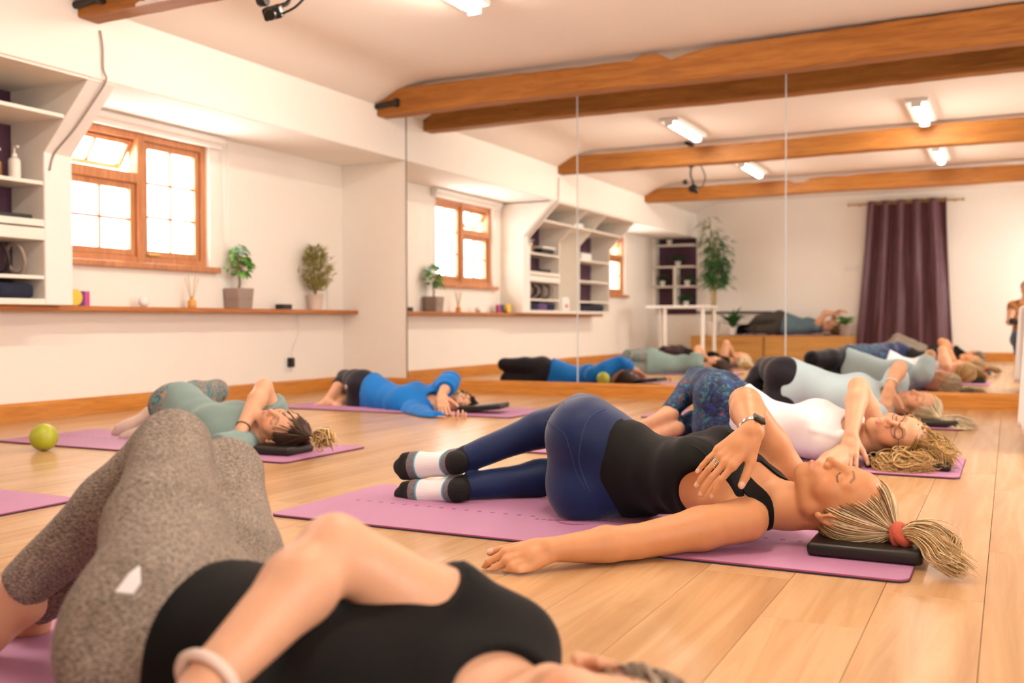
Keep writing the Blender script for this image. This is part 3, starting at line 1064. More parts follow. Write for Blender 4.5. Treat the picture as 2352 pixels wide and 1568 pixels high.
# ------------------------------------------------------------------ windows on the left wall
def rect_frame(y0, y1, z0, z1, t, x0, x1):
    return join(box(x0, x1, y0, y0 + t, z0, z1, .003, 1), box(x0, x1, y1 - t, y1, z0, z1, .003, 1), box(x0, x1, y0 + t, y1 - t, z0, z0 + t, .003, 1), box(x0, x1, y0 + t, y1 - t, z1 - t, z1, .003, 1))
def sash(name, root, y0, y1, z0, z1, nc, nr, x0, t=.045, tilt=0.0, handle=True):
    """glazed sash: frame, glazing bars, panes (each its own object)"""
    piv = V(x0, (y0 + y1) / 2, z1)
    M = rotm('Y', tilt)
    def T_(vf):
        v, f = vf
        return (v - piv) @ M.T + piv, f
    s = mk(name, T_(rect_frame(y0, y1, z0, z1, t, x0 - .02, x0 + .022)), 'window_wood', root)
    iy0, iy1, iz0, iz1 = y0 + t, y1 - t, z0 + t, z1 - t
    for i in range(1, nc):
        yy = iy0 + (iy1 - iy0) * i / nc
        mk('glazing_bar', T_(box(x0 - .012, x0 + .012, yy - .009, yy + .009, iz0, iz1, .002, 1)), 'window_wood', s)
    for j in range(1, nr):
        zz = iz0 + (iz1 - iz0) * j / nr
        mk('glazing_bar', T_(box(x0 - .010, x0 + .010, iy0, iy1, zz - .009, zz + .009, .002, 1)), 'window_wood', s)
    for i in range(nc):
        for j in range(nr):
            a, c = iy0 + (iy1 - iy0) * i / nc, iy0 + (iy1 - iy0) * (i + 1) / nc
            d, e = iz0 + (iz1 - iz0) * j / nr, iz0 + (iz1 - iz0) * (j + 1) / nr
            mk('pane', T_(box(x0 - .003, x0 + .001, a, c, d, e)), 'window_glass', s)
    return s
def window(name, y0, y1, label):
    z0, z1 = WZ
    xf = XL - .075
    root = empty(name, (xf, (y0 + y1) / 2, z0), kind='structure', label=label)
    ym = (y0 + y1) / 2 + .02
    fr = join(rect_frame(y0, y1, z0 + .01, z1, .05, xf - .06, xf + .035), box(xf - .05, xf + .045, ym - .032, ym + .032, z0, z1, .004, 1))
    mk('window_frame', fr, 'window_wood', root)
    zt = 1.60
    mk('transom', box(xf - .05, xf + .045, y0 + .04, ym - .03, zt - .035, zt + .035, .004, 1), 'window_wood', root)
    sash('casement', root, ym + .035, y1 - .052, z0 + .062, z1 - .052, 2, 3, xf)
    sash('fixed_sash', root, y0 + .052, ym - .034, z0 + .062, zt - .036, 2, 2, xf)
    sash('hopper_sash', root, y0 + .055, ym - .036, zt + .04, z1 - .052, 2, 1, xf - .01, t=.032, tilt=math.radians(34))
    mk('window_sill', box(xf + .03, XL + .055, y0 - .04, y1 + .06, z0 - .03, z0 + .012, .006, 2), 'window_wood', root)
    mk('handle', join(box(xf + .035, xf + .05, ym + .05, ym + .17, z0 + .07, z0 + .085, .004, 1)), 'brass', root)
    return root
window('window_1', W1[0], W1[1], 'brown timber window with its top-left hopper tilted open')
window('window_2', W2[0], W2[1], 'brown timber window seen in the mirror beyond the shelving unit')
for i_, (a_, b_) in enumerate(WR):  # unseen windows, added as a daylight source for this side
    r_ = empty('window_%d' % (i_ + 3), (XR + .1, (a_ + b_) / 2, .85), kind='structure', label='added timber window in the right-hand wall, outside the picture, for fill daylight')
    ym_ = (a_ + b_) / 2
    mk('window_frame', join(rect_frame(a_, b_, .85, 1.95, .05, XR + .08, XR + .15), box(XR + .08, XR + .15, ym_ - .03, ym_ + .03, .85, 1.95)), 'window_wood', r_)
    for u_, w_ in ((a_ + .05, ym_ - .03), (ym_ + .03, b_ - .05)):
        mk('pane', box(XR + .11, XR + .114, u_, w_, .90, 1.90), 'window_glass', r_)
    mk('window_sill', box(XR - .04, XR + .08, a_ - .04, b_ + .04, .82, .852, .005, 1), 'window_wood', r_)
def portal(x, y0, y1, z0, z1, sx):
    ld = bpy.data.lights.new('window_portal', 'AREA')
    ld.shape = 'RECTANGLE'; ld.size = z1 - z0; ld.size_y = y1 - y0
    ld.cycles.is_portal = True
    o = bpy.data.objects.new('window_portal', ld); C.objects.link(o)
    o.location = (x, (y0 + y1) / 2, (z0 + z1) / 2)
    o.rotation_euler = (0, -sx * math.pi / 2, 0)
for a_, b_ in WR:
    portal(XR + .2, a_, b_, .85, 1.95, -1)
for a_, b_ in (W1, W2):
    portal(XL - .2, a_, b_, WZ[0], WZ[1], 1)
# roller blind above window 1
rb = empty('roller_blind', (XL + .03, 5.05, 1.9), 'white roller blind rolled up above the window with the open hopper', 'blind')
mk('cassette', prism([(XL + .001, 1.93), (XL + .055, 1.93), (XL + .075, 1.95), (XL + .075, 1.985), (XL + .06, 1.998), (XL + .001, 1.998)], 'Y', 4.30, 5.80), 'white_gloss', rb)
mk('fabric_roll', tube([(XL + .04, 4.32, 1.925), (XL + .04, 5.78, 1.925)], .02, 12), 'white_gloss', rb, smooth=True, sharp=40)
pts = [(XL + .05, 5.80, 1.96), (XL + .05, 5.805, 1.6), (XL + .05, 5.81, 1.22), (XL + .05, 5.825, 1.195), (XL + .05, 5.84, 1.22), (XL + .05, 5.845, 1.6), (XL + .05, 5.84, 1.96)]
mk('pull_cord', tube(pts, .004, 6), 'white_plastic', rb, smooth=True)
# outside: a pale neighbouring wall with a low roof
nb_ = empty('neighbouring_house', (-8.6, 8.2, 0), 'pale rendered house wall outside the window', 'building')
mk('wall', box(-9.6, -8.2, 6.9, 13.0, -.5, 2.15), 'outside_render', nb_)
mk('wall', box(-9.6, -9.0, 4.2, 6.9, -.5, 1.15), 'outside_render', nb_)
mk('eaves', box(-9.7, -8.05, 6.8, 13.1, 2.15, 2.26, .01, 1), 'white_gloss', nb_)
# ------------------------------------------------------------------ ledge shelf
LZ = 0.705
mk('ledge_shelf', box(XL, -5.205, 1.38, 7.345, LZ - .032, LZ, .006, 2), 'ledge_wood', label='long narrow wooden ledge running along the window wall', cat='shelf')

# ------------------------------------------------------------------ people: materials
def attr_mat(name, rough, var=0.05, scale=30, spec=0.4, sss=0.0, bmp=0.0, bscale=400, aniso=0.0):
    m, nt, b = newmat(name)
    at = nd(nt, 'ShaderNodeAttribute', attribute_name='Col')
    f = noise(nt, coords(nt), scale, 4)
    k = ramp(nt, f, [(0.3, (1 - var,) * 3), (0.7, (1 + var * .6,) * 3)])
    mx = nd(nt, 'ShaderNodeMix', data_type='RGBA', blend_type='MULTIPLY')
    mx.inputs[0].default_value = 1.0
    nt.links.new(at.outputs['Color'], mx.inputs[6]); nt.links.new(k, mx.inputs[7])
    nt.links.new(mx.outputs[2], b.inputs['Base Color'])
    b.inputs['Roughness'].default_value = rough
    b.inputs['Specular IOR Level'].default_value = spec
    if sss:
        b.inputs['Subsurface Weight'].default_value = sss
        b.inputs['Subsurface Radius'].default_value = (1.0, .35, .18)
        b.inputs['Subsurface Scale'].default_value = 0.012
    if bmp:
        bump(nt, b, noise(nt, coords(nt), bscale, 3), bmp, 0.002)
    return m
attr_mat('skin', 0.48, var=0.05, scale=28, sss=0.12, bmp=0.06, bscale=260)
attr_mat('hair', 0.42, var=0.12, scale=40, spec=0.5)
def cloth(name, col, rough=0.8, var=0.1, bscale=700, bmp=0.15, sheen=0.15):
    return plain(name, col, rough, var=var, scale=5, bmp=bmp, bscale=bscale, sheen=sheen, spec=0.25)
cloth('navy_lycra', '#0f2450', 0.52, var=.12, sheen=.25)
cloth('black_jersey', '#070606', 0.75, sheen=.05)
cloth('black_cotton', '#060505', 0.85, sheen=.04)
cloth('black_lycra', '#0e0d12', 0.6, sheen=.15)
cloth('inky_lycra', '#17151f', 0.62, sheen=.2)
cloth('white_jersey', (0.80, 0.77, 0.80), 0.8, var=.02)
cloth('pale_blue_jersey', '#b7cfd8', 0.85, var=.06)
cloth('blue_jersey', '#0a6fc0', 0.75, var=.07)
cloth('teal_jersey', '#7d9490', 0.85, var=.06)
cloth('maroon_lycra', '#2c1216', 0.65)
cloth('slate_jersey', '#5d7580', 0.85)
cloth('charcoal_lycra', '#3f3a34', 0.7)
cloth('denim', '#52647c', 0.85, var=.15)
cloth('sock_white', (0.80, 0.76, 0.76), 0.9, var=.03)
cloth('sock_pink', '#d9c2b4', 0.9, var=.05)
cloth('scrunchie', '#c25a45', 0.85, bmp=.4, bscale=220)
# heathered grey
m, nt, b = newmat('grey_marl')
f = noise(nt, coords(nt, (110, 420, 420)), 1.0, 4, .75)
f2 = noise(nt, coords(nt, (18, 18, 18)), 1.0, 3, .6)
c1 = ramp(nt, f, [(.36, '#4a4138'), (.5, '#897c70'), (.64, '#b8ab9d')])
mx = nd(nt, 'ShaderNodeMix', data_type='RGBA', blend_type='MULTIPLY'); mx.inputs[0].default_value = .7
nt.links.new(c1, mx.inputs[6]); nt.links.new(ramp(nt, f2, [(.3, (.72, .7, .66)), (.65, (1, 1, 1))]), mx.inputs[7])
nt.links.new(mx.outputs[2], b.inputs['Base Color']); b.inputs['Roughness'].default_value = .85
b.inputs['Specular IOR Level'].default_value = .2
bump(nt, b, f, .25, .002)
# splashed floral print
m, nt, b = newmat('floral_print')
vv = coords(nt, (1, 1, 1))
n1 = noise(nt, vv, 9, 5, .65, 2.5)
n2 = noise(nt, coords(nt, (22, 60, 40)), 1, 4, .6, 2.0)
ca = ramp(nt, n1, [(.0, '#07070d'), (.40, '#0a0c16'), (.46, '#14438c'), (.52, '#1a2036'), (.57, '#2f8fae'), (.61, '#0c0d14'), (.66, '#c4364a'), (.71, '#141019'), (.78, '#8a5aa8'), (.9, '#0b0b10')])
cb = ramp(nt, n2, [(.0, (.03, .03, .04)), (.44, (.10, .10, .12)), (.54, (.9, .9, .9)), (1, (1.3, 1.3, 1.3))])
mx = nd(nt, 'ShaderNodeMix', data_type='RGBA', blend_type='MULTIPLY'); mx.inputs[0].default_value = .85
nt.links.new(ca, mx.inputs[6]); nt.links.new(cb, mx.inputs[7])
nt.links.new(mx.outputs[2], b.inputs['Base Color']); b.inputs['Roughness'].default_value = .6
# leaf print on dark teal
m, nt, b = newmat('leaf_print')
n1 = noise(nt, coords(nt, (16, 34, 24)), 1, 4, .6, 1.8)
ca = ramp(nt, n1, [(.0, '#1d343c'), (.40, '#2d4b52'), (.48, '#6e9a9c'), (.53, '#26424a'), (.585, '#d98a62'), (.62, '#33525a'), (.69, '#d8cdb8'), (.74, '#26404a'), (1, '#1a2c36')])
nt.links.new(ca, b.inputs['Base Color']); b.inputs['Roughness'].default_value = .7

def ray_hit(prims, x, y, t0=.6, t1=6):
    a = P(x, y, Y=1.0) - V(CAMPOS); a = nrm(a)
    t = t0
    for _ in range(80):
        d = sdf(prims, V(CAMPOS) + a * t)[0]
        t += max(d, .0008) * .8
        if d < .0006: break
    return V(CAMPOS) + a * t

GROUP = 'women lying on mats in the class'
SKIN_A = (0.60, 0.275, 0.122)
SKIN_B = (0.65, 0.35, 0.205)
SKIN_C = (0.66, 0.355, 0.215)
def hips(J, lat, w=.082):
    lat = nrm(lat)
    J['hipL'] = J['pel'] + lat * w
    J['hipR'] = J['pel'] - lat * w
    return J
def root_of(J, name, label, cat='person', group=GROUP):
    p = J['pel']
    return empty(name, (p[0], p[1], 0.0), label, cat, group)
REST = dict(curl=(.35, .5, .3))

# ================================================================== P2: the woman in focus
J = dict(pel=V(-1.1415, 2.8000, 0.1784), wai=V(-0.9608, 2.7900, 0.1439), che=V(-0.7511, 2.7300, 0.1536), nb=V(-0.5772, 2.6900, 0.1006),
         shL=V(-0.6012, 2.5400, 0.0854), shR=V(-0.5689, 2.8800, 0.1608), elL=V(-0.8398, 2.3300, 0.0428), wrL=V(-0.9819, 2.1600, 0.0474),
         elR=V(-0.6657, 2.8000, 0.3622), wrR=V(-0.5906, 2.5600, 0.3073), hc=V(-0.3899, 2.6600, 0.1215), hup=(1, .02, -.13), hfr=(-.04, -.24, 1), hs=1.07, g=1.05, hg=1.08,
         anL=V(-1.6572, 2.8700, 0.1223), anR=V(-1.6337, 2.8400, 0.0442), toeL=V(-2.0308, 2.9300, 0.0703), toeR=V(-1.9945, 2.8900, -0.0092), soleL=(.1, -1, .15), soleR=(.1, -1, -.05),
         handR=dict(d=V(-0.6802, 2.4600, 0.1965) - V(-0.5838, 2.5400, 0.3007), n=(-.12, .78, -.62), curl=[(.20, .30, .2), (.18, .28, .18), (.15, .26, .18), (.08, .2, .15)], spread=.035, thumb=(.78, .55, .25), tb=.5),
         handL=dict(d=(-.62, -.72, -.22), n=(-.5, .5, -.7), curl=[(.45, .8, .5), (.55, .9, .5), (.65, .9, .5), (.75, .9, .5)], spread=.03, thumb=(.85, .4, .3)))
hips(J, (0.02, -.12, 1))
J['knL'] = J['pel'] + V(-.16, .33, .105)
J['knR'] = J['pel'] + V(-.17, .34, -.10)
J2 = J
R = root_of(J, 'person', 'woman in black vest and navy leggings lying in focus, arm stretched toward the camera')
P2 = R
person_body(J, R, 'skin', SKIN_A, h=.006, hh=.0022, hn=.0026, blush=.35, lips=(.60, .24, .17), brow=(.22, .12, .06))
garment('leggings', leggings(J, .004, .80, .93, .93), 'navy_lycra', R, h=.006, amp=.0012, dirs=[((1, .3, .2), 55, 1), ((.2, 1, .4), 40, .6)], seed=3)
tp = toptee(J, .006, .55, 0, neck=.104, neckoff=.055)
for sd, s_ in (('L', 1), ('R', -1)):
    pa, la, fa_, ta = spine(J, 2.42)
    tp.append(sph_(pa + la * s_ * .172 + fa_ * .012, .088, .012, op='s'))
trunk_ = torso(J, g=J.get('g', 1)) + neckp(J)
for s_ in (1, -1):
    path = []
    for sp, ld, fd_ in ((1.95, .085, .11), (2.3, .076, .11), (2.6, .076, .10), (2.88, .082, .085), (3.12, .088, .055), (3.2, .088, .0), (3.2, .080, -.05), (3.1, .07, -.09)):
        p_, l_, f_, t_ = spine(J, sp)
        path.append(p_ + l_ * s_ * ld + f_ * fd_)
    mk('vest_strap', ribbon(trunk_, path, .046 if s_ > 0 else .04, .004), 'black_jersey', R, smooth=True, sharp=50)
garment('vest_top', tp, 'black_jersey', R, h=.005, amp=.0026, dirs=[((1, .1, .1), 95, 1), ((1, -.4, .3), 64, .6)], seed=5)
lg_ = leggings(J, .004, .80, .93, .93)
cloth('navy_thread', '#2c3d6c', .6)
for path in ([(1296, 925), (1262, 948), (1283, 985), (1308, 1030), (1322, 1080), (1345, 1125)], [(1392, 938), (1352, 962), (1335, 1010), (1330, 1060), (1342, 1100), (1356, 1130)]):
    pts = onto(lg_, np.array([ray_hit(lg_, *q) for q in path]))
    pts = resample(pts, 50)
    pts = onto(lg_, pts, 4); pts = pts + sgrads(lg_, pts) * .0006
    mk('seam', tube(pts, .0013, 6), 'navy_thread', R, smooth=True)
def sock(J, sd, g, mat, parent, off=.004, h=.005, name='sock'):
    sh = J['an' + sd] - J['kn' + sd]
    top = J['kn' + sd] + sh * .86
    an_ = J['an' + sd]; fd_ = nrm(J['toe' + sd] - an_); so_ = V(J.get('sole' + sd, -nrm(an_ - J['kn' + sd]) * -1)); so_ = nrm(so_ - fd_ * (so_ @ fd_))
    pr = footp(J, sd, g, off) + [cap_(an_ + fd_ * .10 * g + so_ * .042 * g, an_ + fd_ * .176 * g + so_ * .046 * g, .040 * g, .026 * g, .02, n=so_, s=.72), cap_(lerp(J['kn' + sd], J['an' + sd], .8), J['an' + sd], .037 * g + off, .035 * g + off, .015, clip=[(top, -nrm(sh))])]
    return garment(name, pr, mat, parent, h=h)
# sport socks: white with black toe and heel, speckled grey bands edged in blue
def sport_sock_mat(name, an, fd):
    m, nt, b = newmat(name)
    geo = nd(nt, 'ShaderNodeNewGeometry')
    vm = nd(nt, 'ShaderNodeVectorMath', operation='SUBTRACT'); vm.inputs[1].default_value = tuple(an)
    dt = nd(nt, 'ShaderNodeVectorMath', operation='DOT_PRODUCT'); dt.inputs[1].default_value = tuple(fd)
    nt.links.new(geo.outputs['Position'], vm.inputs[0]); nt.links.new(vm.outputs[0], dt.inputs[0])
    mr = nd(nt, 'ShaderNodeMapRange'); mr.inputs[1].default_value = -.10; mr.inputs[2].default_value = .20
    nt.links.new(dt.outputs['Value'], mr.inputs[0])
    w, bl, bk, gr = (0.80, 0.76, 0.76), '#4aa7c4', '#0c0a0a', '#7d7478'
    p = lambda d: (d + .10) / .30
    c = ramp(nt, mr.outputs[0], [(0, bk), (p(-.028), gr), (p(-.004), bl), (p(.001), w), (p(.098), bl), (p(.103), gr), (p(.135), bk)], 'CONSTANT')
    sp = noise(nt, coords(nt), 420, 2, .7)
    k = ramp(nt, sp, [(.4, (.45, .43, .45)), (.6, (1.2, 1.2, 1.2))])
    isg = ramp(nt, mr.outputs[0], [(0, (0, 0, 0)), (p(-.028), (1, 1, 1)), (p(-.004), (0, 0, 0)), (p(.103), (1, 1, 1)), (p(.135), (0, 0, 0))], 'CONSTANT')
    mx = nd(nt, 'ShaderNodeMix', data_type='RGBA', blend_type='MULTIPLY')
    nt.links.new(isg, mx.inputs[0]); nt.links.new(c, mx.inputs[6]); nt.links.new(k, mx.inputs[7])
    nt.links.new(mx.outputs[2], b.inputs['Base Color'])
    b.inputs['Roughness'].default_value = .9
    wv = nd(nt, 'ShaderNodeTexWave'); wv.bands_direction = 'Z'; wv.inputs['Scale'].default_value = 60
    nt.links.new(geo.outputs['Position'], wv.inputs['Vector'])
    bump(nt, b, wv.outputs['Fac'], .25, .002)
    return m
for sd in 'LR':
    fd = nrm(J['toe' + sd] - J['an' + sd])
    sport_sock_mat('sport_sock_' + sd, J['an' + sd], fd)
    sock(J, sd, 1.08, 'sport_sock_' + sd, R, off=.004, h=.004)
# hair: streaked blond, tied back with a scrunchie
tie = (0, -.118, .028)
tieW = hp(J, *tie)
cols = ['#c9a877', '#e0c79c', '#a8865a', '#d8bb8a', '#7d5f3c', '#efdcb8']
tw = V(-0.2375, 2.6000, 0.0673)
gd = [[tw, V(-0.1993, 2.5800, 0.0810), V(-0.1531, 2.5400, 0.0743), V(-0.1228, 2.5000, 0.0548), V(-0.0895, 2.4700, 0.0347)],
      [tw, V(-0.1936, 2.5700, 0.0698), V(-0.1565, 2.5200, 0.0554), V(-0.1355, 2.4800, 0.0376), V(-0.1021, 2.4500, 0.0298)],
      [tw, V(-0.2074, 2.6200, 0.0856), V(-0.1581, 2.6200, 0.0847), V(-0.1192, 2.5800, 0.0644), V(-0.1252, 2.5500, 0.0389)]]
# comb ends at the ponytail root
c_, L_, F_, U_ = headframe(J)
dloc = (tw - c_) / J['hs']
sc_ = scalp_strands(J, (dloc @ L_, dloc @ F_, dloc @ U_), 1500, 2, m=16, lift=.008)
hair_obj('hair', J, R, 'hair', [sc_], cols, rad=.00135, seed=1, label='streaked blond hair combed back', capcol='#a3845a')
hair_obj('ponytail', J, R, 'hair', [guide_strands(gd, 800, 7, .0095, m=22, wave=.0022, zmin=.004, taper=1.3)], ['#d2b07a', '#e6cb98', '#c09a62', '#dcbd88', '#a98350', '#f0dcb4'], rad=.0014, seed=3, cap=False, label='loose blond ponytail lying on the floor')
ax_ = nrm(gd[0][1] - tw)
mk('scrunchie', join(ring(tw + ax_ * .006, ax_ + V(0, 0, .35), .019, .013, 24, 10, 1.15), ring(tw - ax_ * .008, ax_ + V(.2, 0, -.1), .018, .011, 24, 10, 1.2)), 'scrunchie', R, smooth=True, label='coral scrunchie')
# watch, ring, bracelet
fa = nrm(J['wrR'] - J['elR'])
wc = lerp(J['elR'], J['wrR'], .93)
wt = mk('watch_strap', join(*[ring(wc + fa * o_, fa, .0315, .0028, 30, 6) for o_ in (-.0055, .0, .0055)]), 'chrome', R, smooth=True, label='chrome watch bracelet')
wd = nrm(V(.62, -.55, .55)); wd = nrm(wd - fa * (wd @ fa)); wl = np.cross(fa, wd)
Mw = np.stack([fa, wl, wd], 1)
mk('watch_case', xform(box(-.0195, .0195, -.0165, .0165, -.001, .0085, .004, 3), Mw, wc + wd * .0315), 'black_plastic', wt, smooth=True, sharp=40)
k0, k1 = J['knuckR'][2], J['tipsR'][2][0]
d0 = nrm(k1 - k0)
mk('ring', join(*[ring(k0 + d0 * (.016 + .0036 * i), d0 + V(.0, .1 * (i - 2), .06 * (i - 2)), 0.0116, .0017, 22, 6) for i in range(5)]), 'chrome', R, smooth=True, label='wide banded silver ring')
fa = nrm(J['wrL'] - J['elL'])
mk('bracelet', ring(lerp(J['elL'], J['wrL'], .68), fa + V(.1, .1, .2), .0345, .0016, 40, 6), 'chrome', R, smooth=True, label='thin silver bangle')

# ================================================================== P3: white vest, glasses, floral leggings
J = dict(pel=V(-1.1704, 4.4500, 0.1907), wai=V(-0.9759, 4.4300, 0.1358), che=V(-0.7468, 4.3600, 0.1243), nb=V(-0.5661, 4.3300, 0.0993),
         shL=V(-0.5950, 4.1700, 0.0448), shR=V(-0.5352, 4.5000, 0.1725), elL=V(-0.6813, 3.9800, -0.0083), wrL=V(-0.7586, 3.8000, -0.0377),
         elR=V(-0.5715, 4.4200, 0.3146), wrR=V(-0.5709, 4.2000, 0.1306), hc=V(-0.4113, 4.3400, 0.1185), hup=(.97, .06, -.10), hfr=(-.14, -.80, .60), hs=1.07,
         anL=V(-1.4529, 4.5200, 0.1480), anR=V(-1.4211, 4.5000, 0.0896), toeL=V(-1.5538, 4.5000, 0.1044), toeR=V(-1.4997, 4.4800, 0.0572), soleL=(.3, -1, -.2), soleR=(.3, -1, -.2),
         handR=dict(d=V(-0.5734, 4.1000, 0.0339) - V(-0.5729, 4.1900, 0.1227), n=(-.1, .8, -.3), curl=[(.15, .25, .2)] * 4, spread=.10, thumb=(.7, .6, .3)),
         handL=dict(d=(-.7, -.7, 0), n=(0, 0, 1), **REST))
hips(J, (0.02, -.12, 1))
J['knL'] = J['pel'] + V(-.20, .33, .12)
J['knR'] = J['pel'] + V(-.19, .34, -.09)
J['bust'] = .68
R = root_of(J, 'person', 'woman with glasses in white vest and floral leggings, behind the woman in focus')
person_body(J, R, 'skin', SKIN_B, h=.007, hh=.003, hn=.0035, blush=.8)
garment('leggings', leggings(J, .005, .80, .90, .90), 'floral_print', R, h=.007, amp=.0012, dirs=[((1, .3, .2), 50, 1)], seed=3)
tp = toptee(J, .010, .45, 0, neck=.085, neckoff=.05, bust=.8)
pL, lL, fL, tL = spine(J, 2.5)
tp += [sph_(J['shL'] + tL * .02, .085, .012, op='s'), sph_(J['shR'] + tL * .02, .085, .012, op='s')]
for sd, s_ in (('L', 1), ('R', -1)):
    p25, l25, f25, t25 = spine(J, 2.15); p30, l30, f30, t30 = spine(J, 2.85)
    tp.append(cap_(p25 + l25 * s_ * .09 + f25 * .07, p30 + l30 * s_ * .085 + f30 * .052, .034, .028, .012, n=f30, s=.45))
    tp.append(cap_(p30 + l30 * s_ * .085 + f30 * .052, p30 + l30 * s_ * .08 - f30 * .05, .028, .026, .008))
garment('vest_top', tp, 'white_jersey', R, h=.007, amp=.0012, dirs=[((1, .1, .1), 60, 1), ((1, -.5, .3), 45, .7)], seed=8)
cols = ['#b58a4a', '#cda768', '#8f6a34', '#dcbb80', '#a97f45']
sets = [scalp_strands(J, (.03, -.115, -.01), 700, 4, m=12, lift=.012, wav=.002)]
h0 = hp(J, .06, -.05, .02); h1 = hp(J, -.03, -.06, .07); h2 = hp(J, .07, -.02, .07)
gd = [[hp(J, .074, .02, .03), V(-0.4301, 4.2000, 0.0506), V(-0.4642, 4.1400, 0.0354), V(-0.3880, 4.1000, 0.0147)],
      [hp(J, .076, .0, .045), V(-0.3816, 4.2000, 0.0569), V(-0.3909, 4.1300, 0.0274), V(-0.3176, 4.1000, 0.0158)],
      [hp(J, .074, -.02, .07), V(-0.3192, 4.2200, 0.0632), V(-0.2910, 4.1600, 0.0331), V(-0.3505, 4.1200, 0.0177)],
      [hp(J, .06, -.02, .10), V(-0.2750, 4.2700, 0.0856), V(-0.2324, 4.2200, 0.0596), V(-0.2002, 4.2000, 0.0335)],
      [hp(J, .02, .02, .118), V(-0.2973, 4.3600, 0.1272), V(-0.2387, 4.3300, 0.0982), V(-0.1972, 4.3000, 0.0518)],
      [hp(J, .045, .03, .10), V(-0.3239, 4.2800, 0.0993), V(-0.2579, 4.2500, 0.0888), V(-0.2168, 4.2200, 0.0520)],
      [hp(J, .07, .03, .05), V(-0.3987, 4.2100, 0.0685), V(-0.3374, 4.1500, 0.0451), V(-0.2663, 4.1400, 0.0305)]]
sets.append(guide_strands(gd, 800, 9, .012, m=24, wave=.012, wfreq=11, zmin=.010, taper=.8))
hair_obj('hair', J, R, 'hair', sets, cols, rad=.0019, seed=2, label='long wavy blond hair spilling over the mat', capcol='#8a6636')
# glasses
plain('tortoise', '#5b2418', 0.3, var=.3, scale=60)
plain('lens_glass', '#d8c8c0', 0.1)
gl_ = []
for sd in (1, -1):
    th = np.linspace(0, 2 * math.pi, 26, endpoint=False)
    pts = [hp(J, sd * (.033 + .026 * math.cos(t)), .097 - .010 * abs(math.cos(t)) * (1 if math.cos(t) > 0 else .2), .0 + .021 * math.sin(t) + .005 * math.cos(t)) for t in th]
    gl_.append(tube(pts, .0019, 6, closed=True))
    gl_.append(tube([hp(J, sd * .059, .086, .010), hp(J, sd * .072, .05, .010), hp(J, sd * .077, .0, .004)], .0017, 6))
gl_.append(tube([hp(J, .008, .099, .004), hp(J, 0, .102, .007), hp(J, -.008, .099, .004)], .0018, 6))
mk('glasses', join(*gl_), 'tortoise', R, smooth=True, label='tortoiseshell cat-eye glasses')
k0, k1 = J['knuckR'][2], J['tipsR'][2][0]
mk('ring', ring(lerp(k0, k1, .22), k1 - k0, .0106, .0016, 20, 6), 'brass', R, smooth=True, label='gold wedding ring')

# ================================================================== P4: pale blue top, white hair
J = dict(pel=V(-1.2290, 6.1500, 0.1956), wai=V(-1.0338, 6.1500, 0.1693), che=V(-0.8177, 6.1000, 0.1480), nb=V(-0.6356, 6.0800, 0.1223),
         shL=V(-0.6716, 5.9200, 0.0593), shR=V(-0.6116, 6.2400, 0.1807), elL=V(-0.7662, 5.7200, -0.0112), wrL=V(-0.8400, 5.6000, -0.0500),
         elR=V(-0.5674, 6.1200, 0.3224), wrR=V(-0.6019, 5.9300, 0.2200), hc=V(-0.4672, 6.1000, 0.1016), hup=(.98, .02, -.10), hfr=(-.10, -.50, .86),
         anL=V(-1.4931, 6.2000, 0.1395), anR=V(-1.4658, 6.2000, 0.0995), toeL=V(-1.5895, 6.1800, 0.1025), toeR=V(-1.5702, 6.1800, 0.0703), soleL=(.3, -1, 0), soleR=(.3, -1, 0),
         handR=dict(d=V(-0.6302, 5.9200, 0.0854) - V(-0.6062, 5.9500, 0.2113), n=(.2, .7, -.4), curl=[(.2, .3, .2)] * 4, spread=.08),
         handL=dict(d=(-.7, -.7, 0), n=(0, 0, 1), **REST))
hips(J, (0.02, -.1, 1))
J['knL'] = J['pel'] + V(-.19, .33, .10)
J['knR'] = J['pel'] + V(-.19, .34, -.09)
J['bust'] = .68
R = root_of(J, 'person', 'woman with white hair in pale blue top, farthest of the right-hand mats')
person_body(J, R, 'skin', SKIN_B, h=.009, hh=.005, hn=.0055, blush=.7)
garment('leggings', leggings(J, .006, .80, .93, .93), 'inky_lycra', R, h=.009)
garment('tunic', toptee(J, .022, .10, .75, neck=.08, bust=.7), 'pale_blue_jersey', R, h=.009, amp=.004, dirs=[((1, .1, .1), 32, 1), ((1, -.5, .4), 24, .8)], seed=2)
tw = V(-0.3314, 6.0000, 0.0488)
c_, L_, F_, U_ = headframe(J); dl = tw - c_
sets = [scalp_strands(J, (dl @ L_, dl @ F_, dl @ U_), 700, 4, m=10, lift=.010)]
gd = [[tw, V(-0.2752, 5.9800, 0.0385), V(-0.2193, 5.9500, 0.0150), V(-0.1819, 5.9300, -0.0051)], [tw, V(-0.2960, 5.9600, 0.0226), V(-0.2505, 5.9200, -0.0073), V(-0.2173, 5.9000, -0.0274)], [tw, V(-0.2872, 6.0000, 0.0506), V(-0.2213, 6.0000, 0.0389), V(-0.1706, 5.9800, 0.0142)]]
sets.append(guide_strands(gd, 300, 9, .012, m=12, wave=.008, zmin=.008))
hair_obj('hair', J, R, 'hair', sets, ['#d9c39a', '#efe0c0', '#c2a878', '#f3e8d0'], rad=.0022, seed=2, label='pale blond hair', capcol='#b89e74')
mk('bracelet', ring(lerp(J['elR'], J['wrR'], .8), J['wrR'] - J['elR'], .036, .004, 24, 6), 'white_gloss', R, smooth=True)

